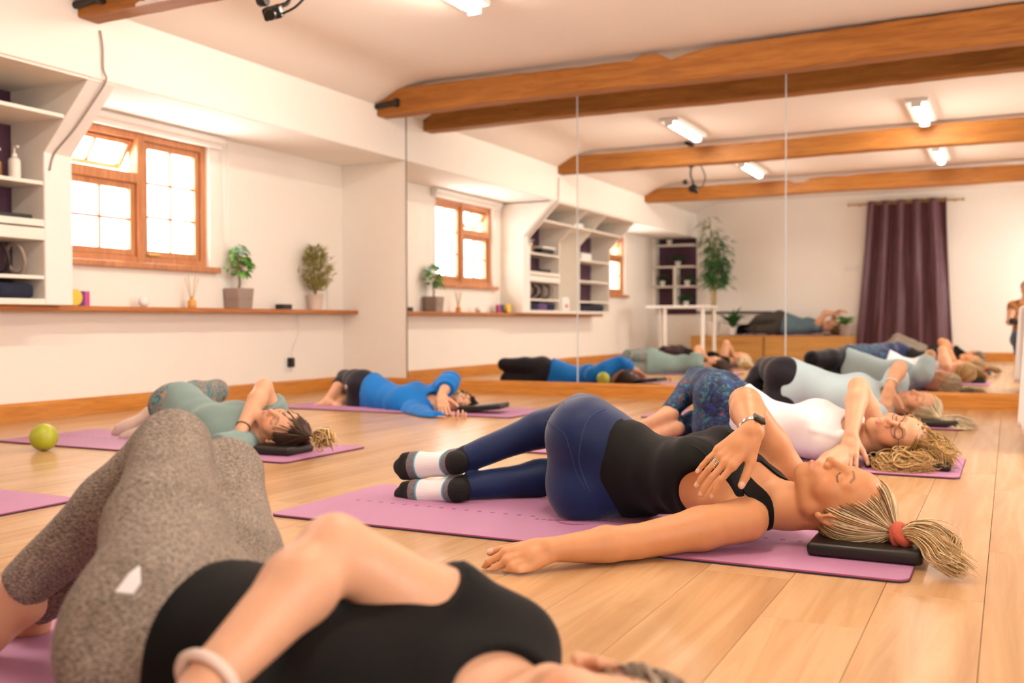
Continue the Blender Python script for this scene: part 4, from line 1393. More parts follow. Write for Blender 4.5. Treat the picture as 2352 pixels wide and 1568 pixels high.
# ================================================================== P5: blue top, far left
J = dict(pel=V(-4.1027, 5.8600, 0.0761), wai=V(-3.8707, 5.8000, 0.0445), che=V(-3.6366, 5.7400, 0.0387), nb=V(-3.4353, 5.7200, 0.0412),
         shL=V(-3.5061, 5.5600, -0.0065), shR=V(-3.5361, 5.9000, 0.0903), elL=V(-3.2674, 5.3600, -0.0302), wrL=V(-3.1148, 5.3000, -0.0130),
         elR=V(-3.3318, 5.7400, 0.2058), wrR=V(-3.2574, 5.5000, 0.1254), hc=V(-3.2906, 5.7600, 0.0489), hup=(.96, .12, -.05), hfr=(-.25, -.75, .52),
         anL=V(-4.3558, 5.7600, 0.0316), anR=V(-4.2537, 5.7400, -0.0068), toeL=V(-4.5413, 5.6800, -0.0123), toeR=V(-4.3831, 5.6600, -0.0298), soleL=(.2, -.6, -.7), soleR=(.2, -.6, -.7),
         handR=dict(d=V(-3.1914, 5.4200, 0.0281) - V(-3.2574, 5.5000, 0.1254), n=(0, .5, -.6), curl=[(.2, .3, .3)] * 4, spread=.08),
         handL=dict(d=V(-2.9076, 5.2200, -0.0235) - V(-3.1148, 5.3000, -0.0130), n=(-.2, .2, 1), curl=[(.5, .6, .4), (.6, .7, .4), (.7, .7, .4), (.8, .7, .4)], spread=.12))
hips(J, (0.02, -.12, 1))
J['knL'] = V(-4.4103, 6.0500, 0.1836)
J['knR'] = V(-4.3839, 6.0500, 0.0421)
J['bust'] = .68
R = root_of(J, 'person', 'woman in bright blue long-sleeved top and black leggings near the corner')
person_body(J, R, 'skin', SKIN_C, h=.009, hh=.005, hn=.005, blush=.9)
garment('leggings', leggings(J, .006, .70, .42, .42), 'inky_lycra', R, h=.009)
garment('blue_top', toptee(J, .028, .38, 1.62, neck=.08, bust=.7), 'blue_jersey', R, h=.009, amp=.006, dirs=[((1, .1, .1), 30, 1), ((1, -.5, .6), 26, .9)], seed=6)
bp, bl_, bf, bt = spine(J, .12)
for s_ in (1, -1):
    mk('pocket_button', xform(lathe((0, 0, 0), [(.017, 0), (.017, .006), (.010, .009)], 16), np.stack([bl_, bt, -bf], 1), J['hipL' if s_ > 0 else 'hipR'] - bf * .143 - bt * .02), 'chrome', R, smooth=True, sharp=40)
tie = (0, -.115, -.02)
gd = [[hp(J, .0, -.1, 0), V(-3.2134, 5.8000, 0.0573), V(-3.1368, 5.7500, 0.0061)], [hp(J, .05, -.08, .04), V(-3.1633, 5.6800, 0.0250), V(-3.1039, 5.6600, -0.0137)]]
hair_obj('hair', J, R, 'hair', [scalp_strands(J, tie, 650, 3, m=10, lift=.016), guide_strands(gd, 260, 3, .018, m=10, wave=.008, zmin=.04)], ['#2c1a12', '#3d2418', '#1c110c', '#4a2e1e'], rad=.0022, seed=4, label='dark brown hair', capcol='#24150e')

# ================================================================== P6: teal T-shirt, leaf-print leggings
J = dict(pel=V(-3.7530, 3.7600, 0.1162), wai=V(-3.5867, 3.7000, 0.0978), che=V(-3.3417, 3.6200, 0.0782), nb=V(-3.1493, 3.5800, 0.0606),
         shL=V(-3.0893, 3.4200, 0.0316), shR=V(-3.1640, 3.7600, 0.1186), elL=V(-3.1099, 3.2400, 0.0323), wrL=V(-3.0917, 3.1000, 0.0098),
         elR=V(-3.1527, 3.6800, 0.2871), wrR=V(-3.0901, 3.4500, 0.1066), hc=V(-2.9740, 3.6000, 0.1011), hup=(.98, .02, -.12), hfr=(-.22, -.55, .8), hs=1.03,
         anL=V(-4.0788, 3.8600, 0.1085), anR=V(-3.9279, 3.7600, 0.0711), toeL=V(-4.2386, 3.7800, 0.0327), toeR=V(-4.1050, 3.6800, 0.0147), soleL=(.2, -.8, -.5), soleR=(.2, -.7, -.6),
         handR=dict(d=V(-3.1052, 3.3600, 0.0222) - V(-3.0888, 3.4400, 0.0979), n=(.1, .7, -.5), curl=[(.25, .35, .25)] * 4, spread=.08),
         handL=dict(d=(-.7, -.7, -.1), n=(0, 0, 1), **REST))
hips(J, (0.02, -.35, .9))
J['knL'] = V(-3.8409, 4.1000, 0.2250)
J['knR'] = V(-3.8953, 4.1000, 0.0883)
J6 = J
J['bust'] = .68
R = root_of(J, 'person', 'woman in teal T-shirt and leaf-print leggings on the mat by the green ball')
person_body(J, R, 'skin', SKIN_C, h=.008, hh=.004, hn=.0045, blush=.8, brow=(.08, .04, .02))
garment('leggings', leggings(J, .006, .80, .62, .62), 'leaf_print', R, h=.008)
garment('t_shirt', toptee(J, .028, .10, .58, neck=.078, bust=.75), 'teal_jersey', R, h=.008, amp=.004, dirs=[((1, .1, .1), 30, 1), ((1, -.5, .6), 22, .9)], seed=4)
for sd in 'LR':
    sock(J, sd, 1.05, 'sock_pink', R, h=.006)
tw = V(-2.7339, 3.5200, 0.0911)
c_, L_, F_, U_ = headframe(J); dl = (tw - c_) / J['hs']
gd = [[tw, V(-2.6876, 3.5000, 0.1201), V(-2.6328, 3.4800, 0.1058), V(-2.5950, 3.4600, 0.0761)], [tw, V(-2.6996, 3.5000, 0.0815), V(-2.6411, 3.4600, 0.0624)], [tw, V(-2.6761, 3.5000, 0.0922), V(-2.6111, 3.4600, 0.0715)]]
hair_obj('hair', J, R, 'hair', [scalp_strands(J, (dl @ L_, dl @ F_, dl @ U_), 800, 3, m=12, lift=.009)], ['#38231a', '#4b2f20', '#22150f', '#5a3c28'], rad=.0019, seed=4, label='brown hair', capcol='#2a1a12')
hair_obj('ponytail', J, R, 'hair', [guide_strands(gd, 110, 3, .013, m=14, wave=.010, zmin=.04)], ['#b98d52', '#d8b679', '#7d5a34', '#e3c48c'], rad=.003, seed=6, cap=False, label='tangled blond bun')
mk('hair_tie', ring(lerp(J['elR'], J['wrR'], .90), J['wrR'] - J['elR'], .031, .003, 24, 6), 'black_plastic', R, smooth=True, label='dark hair tie on wrist')

# ================================================================== P7: just outside the left edge, seen in the mirror
off7 = V(-.10, -1.60, 0)
J = {k: (v + off7 if isinstance(v, np.ndarray) and k[:2] not in ('so',) else v) for k, v in J6.items() if not k.startswith(('tips', 'knuck'))}
J['elR'] = J['elR'] + V(.02, .05, .03)
J['bust'] = .68
R = root_of(J, 'person', 'woman in black top with white-blond hair, seen in the mirror behind the teal T-shirt')
person_body(J, R, 'skin', SKIN_B, h=.010, hh=.006, hn=.006)
garment('leggings', leggings(J, .006, .80, .93, .93), 'maroon_lycra', R, h=.010)
garment('vest_top', toptee(J, .010, .3, .12, neck=.08), 'black_cotton', R, h=.010)
tw = hp(J, .05, -.13, .05)
dl = (.05, -.13, .05)
gd = [[tw, tw + V(.06, -.03, -.02), tw + V(.12, -.06, -.05)], [tw, tw + V(.05, .03, -.02), tw + V(.11, .05, -.05)]]
hair_obj('hair', J, R, 'hair', [scalp_strands(J, dl, 160, 3, m=9, lift=.012), guide_strands(gd, 80, 3, .016, m=9, wave=.008, zmin=.045)], ['#e6d6b4', '#d2bc92', '#f2e8d2'], rad=.004, seed=4, label='white-blond hair', capcol='#c9b58e')

# ================================================================== P1: foreground, grey marl leggings
J = dict(pel=V(-1.02, 1.04, .160), wai=V(-.86, 1.02, .135), che=V(-.67, 1.0, .14), nb=V(-.50, .98, .135),
         shL=V(-.56, .84, .07), shR=V(-.565, 1.11, .178), elL=V(-.74, .66, .05), wrL=V(-.93, .56, .05),
         elR=V(-0.7247, 0.9700, 0.3181), wrR=V(-0.7420, 0.7700, 0.2141), hc=V(-.395, .99, .142), hup=(.97, .10, -.08), hfr=(-.16, -.88, .35), hs=1.0,
         knL=V(-1.2711, 1.2500, 0.3783), knR=V(-1.2522, 1.3600, 0.3198), anL=V(-1.5736, 1.1500, 0.1003), anR=V(-1.6899, 1.2500, 0.0296), toeL=V(-1.6493, 1.1000, 0.0260), toeR=V(-1.7609, 1.2000, -0.0280),
         soleL=(.2, -.3, -1), soleR=(.2, -.3, -1),
         handR=dict(d=(-.25, -.75, -.6), n=(.6, .3, -.6), **REST), handL=dict(d=(-.8, -.5, 0), n=(0, 0, 1), **REST))
hips(J, (0.05, -.80, .5), .085)
J['bust'] = .68
R = root_of(J, 'person', 'woman in black T-shirt and grey marl leggings, blurred in the foreground')
person_body(J, R, 'skin', SKIN_C, h=.007, hh=.004, hn=.004, blush=.7)
garment('leggings', leggings(J, .006, .62, .88, .88), 'grey_marl', R, h=.006, amp=.0012, dirs=[((1, .3, .2), 50, 1)], seed=2)
lg_ = leggings(J, .006, .62, .88, .88)
lp = [ray_hit(lg_, *q) for q in ((266, 1362), (300, 1318), (322, 1302), (324, 1340), (306, 1366))]
nn_ = sgrad(lg_, lp[1])
vs_ = np.array([onto(lg_, q) + nn_ * .0035 for q in lp] + [onto(lg_, q) - nn_ * .002 for q in lp])
mk('logo_patch', (vs_, [(0, 1, 2, 3, 4)] + [(i, (i + 1) % 5, (i + 1) % 5 + 5, i + 5) for i in range(5)]), 'sock_white', R, label='small white logo patch on the hip')
garment('t_shirt', toptee(J, .014, .42, .40, neck=.08, bust=.8), 'black_cotton', R, h=.007, amp=.003, dirs=[((1, .1, .1), 40, 1), ((1, -.5, .6), 26, .9)], seed=4)
hair_obj('hair', J, R, 'hair', [scalp_strands(J, (0, -.115, -.02), 240, 3, m=10, lift=.008)], ['#8a735a', '#a8937a', '#6b5644'], rad=.003, seed=4, label='short grey-brown hair', capcol='#6d5a46')
fa = J['wrR'] - J['elR']
mk('bracelet', ring(lerp(J['elR'], J['wrR'], .97), fa + V(.02, 0, .03), .036, .006, 40, 8), 'sock_pink', R, smooth=True, label='thick cream bangle')

# ================================================================== P8: on the wooden bench behind the camera
bz = .395
FLOOR[0] = .385
J = dict(floor=.386, pel=V(-3.25, -1.20, bz + .185), wai=V(-3.02, -1.20, bz + .145), che=V(-2.80, -1.20, bz + .125), nb=V(-2.60, -1.20, bz + .13),
         shL=V(-2.66, -1.36, bz + .09), shR=V(-2.66, -1.05, bz + .12), elL=V(-2.45, -1.40, bz + .20), wrL=V(-2.42, -1.22, bz + .30),
         elR=V(-2.52, -1.00, bz + .33), wrR=V(-2.40, -1.18, bz + .32), hc=V(-2.44, -1.21, bz + .12), hup=(1, 0, -.05), hfr=(0, .1, 1),
         knL=V(-3.52, -.96, bz + .24), knR=V(-3.54, -.98, bz + .08), anL=V(-3.72, -1.22, bz + .13), anR=V(-3.74, -1.18, bz + .05), toeL=V(-3.86, -1.2, bz + .12), toeR=V(-3.88, -1.15, bz + .05),
         handR=dict(d=(.7, .1, .3), n=(0, -.5, -.8), **REST), handL=dict(d=(.3, .5, .4), n=(.5, 0, -.8), **REST))
hips(J, (0, -.15, 1))
J['bust'] = .68
J['g'] = 1.08
R = root_of(J, 'person', 'woman in slate top and charcoal leggings lying on the wooden bench in the mirror')
R.location.z = 0
person_body(J, R, 'skin', SKIN_C, h=.010, hh=.006, hn=.006)
garment('leggings', leggings(J, .008, .8, .9, .9), 'charcoal_lycra', R, h=.010)
garment('vest_top', toptee(J, .012, .3, .15, neck=.08), 'slate_jersey', R, h=.010)
for sd in 'LR':
    sock(J, sd, 1.05, 'black_cotton', R, h=.009)
hair_obj('hair', J, R, 'hair', [scalp_strands(J, (0, -.12, .05), 150, 3, m=9, lift=.012)], ['#8a6a3c', '#a88450', '#6b4f2c'], rad=.004, seed=4, label='dark blond hair', capcol='#6d5230')
FLOOR[0] = .002

# ------------------------------------------------------------------ exercise mats, head blocks, balls
plain('mat_pink', '#b27ca0', 0.62, var=.05, scale=2.0, bmp=.12, bscale=500)
plain('mat_edge', '#9c4a68', 0.7)
plain('mat_navy', '#1c2740', 0.7)
plain('mat_print', '#8a5076', 0.7)
plain('green_ball', '#a9ae2e', 0.35, var=.04, bmp=.05, bscale=300)
def rrect(x0, x1, y0, y1, r, n=7):
    out = []
    for cx, cy, a0 in ((x1 - r, y1 - r, 0), (x0 + r, y1 - r, 90), (x0 + r, y0 + r, 180), (x1 - r, y0 + r, 270)):
        for i in range(n):
            a = math.radians(a0 + 90 * i / (n - 1))
            out.append((cx + r * math.cos(a), cy + r * math.sin(a)))
    return out
def ellipse(cx, cy, a, b, n=14):
    return [(cx + a * math.cos(2 * math.pi * i / n), cy + b * math.sin(2 * math.pi * i / n)) for i in range(n)]
def crescent(cx, cy, w, h, up, n=12):
    o = [(cx - w + 2 * w * i / n, cy + up * h * math.sin(math.pi * i / n)) for i in range(n + 1)]
    return o + [(cx + w - 2 * w * i / n, cy + up * h * .45 * math.sin(math.pi * i / n)) for i in range(1, n)]
def ex_mat(x0, x1, y0, y1, label, z=0.0, lift=None, marks=True):
    root = empty('exercise_mat', ((x0 + x1) / 2, (y0 + y1) / 2, z), label, 'mat', 'pink and navy exercise mats')
    def lay(name, za, zb, mt, o=0.0):
        v, f = prism(rrect(x0 + o, x1 - o, y0 + o, y1 - o, .035), 'Z', za, zb)
        if lift:
            v = bend(v, f)
        return mk(name, (v, f), mt, root)
    def bend(v, f):
        return v
    lay('underside', z + .0003, z + .0045, 'mat_navy')
    lay('edge_layer', z + .0045, z + .0075, 'mat_edge')
    lay('top_surface', z + .0075, z + .0085, 'mat_pink', .0015)
    if marks:
        cx, cy = (x0 + x1) / 2, (y0 + y1) / 2
        pr = []
        for sd in (1, -1):
            for i in range(15):
                pr.append(ellipse(cx + sd * (.165 + .0455 * i), cy + sd * .0, .0075, .0075))
        for i in range(11):
            t = (i - 5) / 5
            r = .0065 + .010 * math.exp(-(t / .55) ** 2)
            pr.append(ellipse(cx - .03 + .105 * t, cy + .022 * math.sin(t * 2.6) + (.02 * t * abs(t)), r * 1.05, r))
        pr += [crescent(cx - .02, cy + .035, .055, .035, 1), crescent(cx - .02, cy - .035, .055, .035, -1)]
        mk('printed_marks', join(*[prism(q, 'Z', z + .0084, z + .0088) for q in pr]), 'mat_print', root, kind='stuff')
    return root
ex_mat(-2.03, -.20, 2.385, 3.005, 'pink mat in focus with printed dots and crescents, under the woman in black')
ex_mat(-2.0, -.165, 4.05, 4.67, 'pink mat under the woman with glasses')
ex_mat(-2.05, -.225, 5.86, 6.48, 'pink mat under the white-haired woman, nearest the mirrors at right')
ex_mat(-4.58, -2.75, 5.47, 6.09, 'pink mat under the woman in the bright blue top')
ex_mat(-4.55, -2.72, 3.30, 3.90, 'pink mat behind the green ball, under the teal T-shirt')
ex_mat(-4.60, -2.77, 1.70, 2.325, 'pink mat whose corner shows at the left edge, behind the grey knee')
ex_mat(-2.15, -.10, .66, 1.46, 'pink mat at bottom left under the foreground woman')
ex_mat(-4.0, -2.2, -1.52, -.92, 'purple mat on top of the wooden bench', z=.376, marks=False)
def head_block(cx, cy, label, z=.009, lx=.34, ly=.20, hz=.036, rot=0, tilt=0):
    v, f = box(-lx / 2, lx / 2, -ly / 2, ly / 2, 0, hz, .012, 3)
    # gentle hollow for the head
    v = v.copy()
    M = rotm('Z', rot) @ rotm('Y', tilt)
    return mk('head_block', xform((v, f), M, (cx, cy, z + abs(math.sin(tilt)) * lx / 2)), 'black_foam', smooth=True, sharp=40, label=label, cat='cushion', group='black foam head blocks')
head_block(-.315, 2.64, 'black foam block under the blond ponytail with coral scrunchie', lx=.27, ly=.22, hz=.034)
head_block(-.36, 4.29, 'black foam block under the wavy blond hair', lx=.32, ly=.22)
head_block(-.42, 6.02, 'black foam block under the white-haired woman\'s head')
head_block(-3.06, 5.70, 'black foam block tilting up beside the dark-haired woman in blue', rot=.15, tilt=-.10, lx=.30)
head_block(-3.02, 3.53, 'black foam block under the head with the tangled blond bun', lx=.40, rot=.06)
head_block(-3.19, 2.06, 'black foam block at the left edge of the picture', lx=.40)
head_block(-.42, .98, 'black foam block under the foreground woman\'s head', lx=.30)
head_block(-2.44, -1.21, 'black foam block on the bench in the mirror', z=.385, lx=.26, hz=.02)
def ball(c, r, label):
    return mk('exercise_ball', lathe(c, [(max(r * math.sin(math.pi * i / 24), .0005), r - r * math.cos(math.pi * i / 24)) for i in range(25)], 36), 'green_ball', smooth=True, label=label, cat='ball', group='small green exercise balls')
ball((-4.03, 3.17, 0.0), .063, 'small green ball on the floor beside a pink mat at left')
ball((-3.41, 5.97, 0.0), .063, 'small green ball behind the blue top, seen in the mirror')

# ------------------------------------------------------------------ plants
def leaf_mesh(L, w, curve=.25, n=5, thick=.0006):
    xs = np.linspace(0, 1, n + 1)
    ws = w * np.sin(math.pi * xs ** .8) * .5 + .0005
    zz = -curve * L * xs ** 2
    v = []
    for x, ww, z in zip(xs, ws, zz):
        v += [(x * L, ww, z + ww * .3), (x * L, 0, z), (x * L, -ww, z + ww * .3)]
    f = []
    for i in range(n):
        a = i * 3
        f += [(a, a + 1, a + 4, a + 3), (a + 1, a + 2, a + 5, a + 4)]
    v = np.array(v)
    m = len(v)
    v = np.concatenate([v, v - V(0, 0, thick)])
    f = f + [tuple(i + m for i in q)[::-1] for q in f]
    e = [i * 3 for i in range(n + 1)] + [i * 3 + 2 for i in range(n, -1, -1)]
    f += [(e[i], e[(i + 1) % len(e)], e[(i + 1) % len(e)] + m, e[i] + m) for i in range(len(e))]
    return v, f
def orient(d, up=(0, 0, 1), roll=0):
    d = nrm(d)
    y = np.cross(V(up) if abs(d[2]) < .95 else V(1, 0, 0), d); y = nrm(y)
    z = np.cross(d, y)
    y, z = y * math.cos(roll) + z * math.sin(roll), z * math.cos(roll) - y * math.sin(roll)
    return np.stack([d, y, z], 1)
plain('leaf_fresh', '#5f9a3a', 0.45, var=.2, scale=12)
plain('leaf_blue', '#7fb59a', 0.5, var=.12, scale=12)
plain('leaf_olive', '#969044', 0.55, var=.25, scale=14)
plain('leaf_dark', '#3d6b36', 0.5, var=.25, scale=10)
plain('bark', '#8a7348', 0.8, var=.2, scale=30)
plain('cane', '#b39a58', 0.6, var=.15, scale=20)
plain('pot_taupe', '#9c8a80', 0.7, var=.04)
plain('pot_pale', '#d6c4b6', 0.6, var=.04)
plain('pot_white', (0.78, 0.75, 0.72), 0.4, var=.03)
plain('soil', '#3a2a1c', 0.95, var=.3, scale=60)
def sq_pot(root, c, w, wt, h, mt, band=True):
    c = V(c)
    def ringpts(s, z, r=.25):
        return [c + V(px, py, z) for px, py in rrect(-s, s, -s, s, s * r, 4)]
    lv = [ringpts(w / 2, 0), ringpts(lerp(w, wt, .45) / 2 if False else (w * .55 + wt * .45) / 2, h * .45), ringpts((w * .55 + wt * .45) / 2 - .003, h * .455), ringpts((w * .5 + wt * .5) / 2, h * .5), ringpts(wt / 2, h), ringpts(wt / 2 - .006, h), ringpts(wt / 2 - .008, h - .02)]
    n = len(lv[0])
    v = np.array([p for l in lv for p in l])
    f = [(i * n + k, i * n + (k + 1) % n, (i + 1) * n + (k + 1) % n, (i + 1) * n + k) for i in range(len(lv) - 1) for k in range(n)]
    f += [tuple(range(n))[::-1]]
    mk('pot', (v, f), mt, root)
    mk('soil', (np.array(lv[-1]), [tuple(range(n))]), 'soil', root)
# small round-leaved tree in taupe pot
c = V(-5.297, 0, 0); c[1] = V(-5.2500, 5.9063, 0.6932)[1]; c[2] = LZ
rt = empty('potted_plant', c, 'small leafy green tree in a square taupe pot on the ledge', 'plant')
sq_pot(rt, c, .150, .172, .155, 'pot_taupe')
mk('trunk', tube([c + V(0, 0, .14), c + V(.008, .004, .20), c + V(-.004, .006, .27), c + V(.004, .0, .33)], [.010, .008, .007, .005], 8), 'bark', rt, smooth=True)
rs = np.random.RandomState(21)
lm = {}
for i in range(58):
    a = rs.rand() * 6.28; z = .25 + .24 * rs.rand() ** .8
    rad = .125 * math.sin(math.pi * min(1, (z - .16) / .36)) * rs.uniform(.25, 1)
    base = c + V(math.cos(a) * rad * .9, math.sin(a) * rad * 1.1, z)
    if base[0] < XL + .03: base[0] = XL + .03 + rs.rand() * .02
    d = nrm(V(abs(math.cos(a)) * .6 + .2, math.sin(a), rs.uniform(-.5, .4)))
    mt = 'leaf_blue' if z > .42 and rs.rand() < .6 or rs.rand() < .15 else 'leaf_fresh'
    mk('leaf', xform(leaf_mesh(.070, .050, .3), orient(d, roll=rs.uniform(-.6, .6)), base - d * .02), mt, rt, smooth=True, origin=base)
for i in range(7):
    a = rs.rand() * 6.28
    e = c + V(abs(math.cos(a)) * .05, math.sin(a) * .09, rs.uniform(.3, .45))
    mk('twig', tube([c + V(0, .004, .26), lerp(c + V(0, .004, .3), e, .6) + V(0, 0, .01), e], [.004, .003, .002], 6), 'bark', rt)
# feathery olive shrub in pale pot
c = V(-5.297, V(-5.2500, 6.8482, 0.6951)[1], LZ)
rt = empty('potted_plant', c, 'feathery olive-green shrub in a pale pot at the corner end of the ledge', 'plant')
mk('pot', lathe(c, [(.052, 0), (.058, .05), (.066, .13), (.068, .132), (.062, .133), (.060, .118)], 24, False), 'pot_pale', rt, smooth=True, sharp=40)
mk('soil', lathe(c, [(.0605, .118), (.0005, .122)], 20, False), 'soil', rt)
fo = []
for i in range(760):
    a = rs.rand() * 6.28; h_ = rs.rand()
    z = .16 + .36 * h_
    rad = .112 * math.sin(math.pi * (0.12 + .80 * h_)) * rs.rand() ** .5 * rs.choice([1, 1, 1, 1.35])
    base = c + V(math.cos(a) * rad, math.sin(a) * rad * 1.15, z)
    if base[0] < XL + .02: base[0] = XL + .02
    d = nrm(V(math.cos(a) * .8, math.sin(a), rs.uniform(.1, 1.4)))
    d[0] = abs(d[0]) if base[0] < XL + .06 else d[0]
    fo.append(xform(leaf_mesh(rs.uniform(.04, .075), .011, .2, 2), orient(d, roll=rs.uniform(-1, 1)), base))
mk('foliage', join(*fo), 'leaf_olive', rt, kind='stuff')
mk('stems', join(*[tube([c + V(0, 0, .11), c + V(math.cos(a) * .03, math.sin(a) * .04, .25), c + V(math.cos(a) * .05, math.sin(a) * .08, .42)], [.005, .004, .002], 6) for a in (0.2, 1.4, 2.6, 3.9, 5.2)]), 'bark', rt)

# ------------------------------------------------------------------ little things on the ledge
def at_ledge(px, x=-5.29):
    return V(x, P(px, 712, X=x)[1], LZ)
plain('yellow_card', '#e6c24a', 0.6); plain('blue_card', '#5fa0b4', 0.6); plain('magenta_card', '#c2508f', 0.6); plain('violet_card', '#5d3f7c', 0.6)
c = at_ledge(160)
t = empty('candle_tin', c + V(.05, 0, 0), 'round yellow tin standing on the ledge in front of the coloured boxes', 'tin')
mk('tin', xform(lathe((0, 0, 0), [(.050, -.02), (.052, -.018), (.052, .018), (.050, .02)], 28), rotm('Y', math.pi / 2), c + V(.055, -.015, .052)), 'yellow_card', t, smooth=True, sharp=40)
c = at_ledge(148)
mk('small_box', box(c[0] - .02, c[0] + .02, c[1] - .03, c[1] + .02, LZ, LZ + .10, .002, 1), 'blue_card', label='small blue box on the ledge beside the yellow tin', cat='box')
c = at_ledge(190)
mk('small_box', box(c[0] - .02, c[0] + .02, c[1] - .045, c[1] - .005, LZ, LZ + .095, .002, 1), 'violet_card', label='small violet box on the ledge behind the yellow tin', cat='box')
mk('small_box', box(c[0] - .02, c[0] + .02, c[1], c[1] + .04, LZ, LZ + .095, .002, 1), 'magenta_card', label='small magenta box on the ledge, right of the yellow tin', cat='box')
c = at_ledge(330)
mk('ceramic_egg', lathe(c, [(.012, 0), (.028, .008), (.038, .028), (.036, .05), (.022, .068), (.006, .074)], 20), 'white_plastic', smooth=True, label='small white ceramic ornament on the ledge under the window', cat='ornament')
c = at_ledge(441)
t = empty('reed_diffuser', c, 'reed diffuser with amber oil and wooden sticks on the ledge', 'diffuser')
plain('amber_oil', '#d99a44', 0.15, var=.05)
mk('bottle', lathe(c, [(.028, 0), (.030, .004), (.030, .045), (.022, .058), (.010, .066), (.010, .08), (.012, .082)], 20), 'amber_oil', t, smooth=True, sharp=40)
for i in range(6):
    a = i * 1.05
    mk('reed', tube([c + V(0, 0, .03), c + V(math.cos(a) * .03, math.sin(a) * .06, .21 + .01 * (i % 3))], .0022, 6), 'cane', t)
c = at_ledge(652)
t = empty('mini_speaker', c, 'small black speaker box on the ledge between the two plants', 'speaker')
mk('case', box(c[0] - .035, c[0] + .035, c[1] - .065, c[1] + .065, LZ, LZ + .042, .005, 2), 'black_plastic', t)
mk('grille', box(c[0] + .035, c[0] + .0365, c[1] - .055, c[1] + .055, LZ + .006, LZ + .036), 'black_iron', t)
# cable trunking in the corner and the plug
mk('cable_trunking', box(XL, XL + .016, 7.12, 7.145, LZ, 1.16, .002, 1), 'white_gloss', label='thin white cable trunking rising from the ledge in the corner', cat='trunking')
pp = V(-5.3600, 6.5946, 0.2656)
t = empty('plug_adapter', (XL, pp[1], pp[2] - .05), 'black plug adapter with cable on the wall below the ledge', 'plug')
mk('socket_plate', box(XL, XL + .010, pp[1] - .05, pp[1] + .05, pp[2] - .075, pp[2] + .035, .003, 1), 'white_plastic', t)
mk('adapter', box(XL + .010, XL + .055, pp[1] - .026, pp[1] + .026, pp[2] - .04, pp[2] + .04, .008, 2), 'black_plastic', t, smooth=True, sharp=40)
mk('cable', tube(resample([V(XL + .035, pp[1], pp[2] + .04), V(XL + .02, pp[1] + .04, pp[2] + .12), V(XL + .02, pp[1] + .12, pp[2] + .25), V(XL + .025, pp[1] + .10, LZ - .035)], 24), .0035, 6), 'white_plastic', t, smooth=True)
# cable down the boxing beside the shelving
pts = [V(-4.6880, 4.0926, 2.2767), V(-4.6880, 4.1098, 2.1813), V(-4.6880, 4.1112, 2.0567), V(XB + .014, 4.13, 2.0), V(-4.80, 4.13, 1.882), V(-4.95, 4.12, 1.732), V(-5.075, 4.09, 1.605), V(-5.083, 4.06, 1.50)]
mk('cable', tube(resample(pts, 40), .0055, 8), 'pot_taupe', smooth=True, label='loose grey cable running from the beam down to the shelving', cat='cable')

# ------------------------------------------------------------------ built-in shelving
XF, Y0, Y1 = -5.10, 1.40, 4.22
sh = empty('shelving_unit', (XL, (Y0 + Y1) / 2, LZ), 'built-in cream shelving with a sloping front, left of the open window', 'shelving')
def side(y0, y1, nm='side_panel'):
    mk(nm, prism([(XL + .002, LZ), (XF, LZ), (XF, 1.60), (XB - .004, ZS - .002), (XL + .002, ZS - .002)], 'Y', y0, y1), 'shelf_cream', sh)
side(4.20, 4.22); side(4.028, 4.048, 'inner_panel'); side(3.14, 3.16, 'divider'); side(2.49, 2.51, 'divider'); side(Y0, Y0 + .02)
def board(y0, y1, z, xf, th=.022):
    mk('shelf', box(XL + .004, xf, y0, y1, z, z + th, .002, 1), 'shelf_cream', sh)
for y0, y1 in ((3.16, 4.20), (2.51, 3.14), (Y0 + .02, 2.49)):
    board(y0, y1, LZ, XF + .004, .035)
    board(y0, y1, 1.785, -4.915)
for y0, y1 in ((3.16, 4.20), (Y0 + .02, 2.49)):
    board(y0, y1, 1.41, XF - .002); board(y0, y1, .855, XF - .002)
    mk('back_panel', box(XL + .003, XL + .012, y0, y1, LZ + .035, ZS - .004), 'purple_paint', sh)
board(Y0 + .02, 2.49, 1.13, XF - .002)
mk('drawer_box', box(XL + .012, XF + .006, 3.16, 4.03, 1.165, 1.205, .003, 1), 'shelf_cream', sh)
mk('drawer_box', box(XL + .012, XF + .006, 3.16, 4.03, 1.085, 1.155, .003, 1), 'shelf_cream', sh)
mk('stile', box(XF - .015, XF + .009, 4.03, 4.222, LZ, 1.605, .003, 1), 'white_gloss', sh)
mk('sloping_stile', xform(prism([(XF - .012, 1.60), (XF + .006, 1.60), (XB + .002, ZS + .004), (XB - .02, ZS + .004)], 'Y', 4.03, 4.222)), 'white_gloss', sh)
mk('top_board', box(XL + .004, XB - .01, Y0, Y1, ZS - .014, ZS - .002), 'shelf_cream', sh)
# on the shelves
plain('amber_glass', '#8a5a20', 0.2); plain('cream_plastic', (.80, .74, .66), .35); plain('navy_fleece', '#1b2136', .9, var=.15, bmp=.4, bscale=90)
def pump(y, x, z, body, label, h=.12, r=.028):
    t = empty('pump_bottle', (x, y, z), label, 'bottle')
    mk('bottle', lathe((x, y, z), [(r, 0), (r, h * .8), (r * .9, h * .9), (r * .4, h)], 18), body, t, smooth=True, sharp=40)
    p_ = mk('pump', lathe((x, y, z + h), [(r * .45, 0), (r * .45, .02), (.005, .022), (.005, .05)], 12), 'cream_plastic', t, smooth=True, sharp=40)
    mk('nozzle', box(x - .008, x + .035, y - .008, y + .008, z + h + .05, z + h + .064, .003, 1), 'cream_plastic', p_)
    return t
pump(3.90, -5.18, 1.432, 'cream_plastic', 'white pump bottle on the shelf, nearest the window', .13, .034)
pump(3.79, -5.19, 1.432, 'amber_glass', 'amber pump bottle on the shelf at the left edge', .10, .03)
t = empty('radio', (-5.2, 3.94, 1.807), 'small grey and black radio on the top shelf', 'radio')
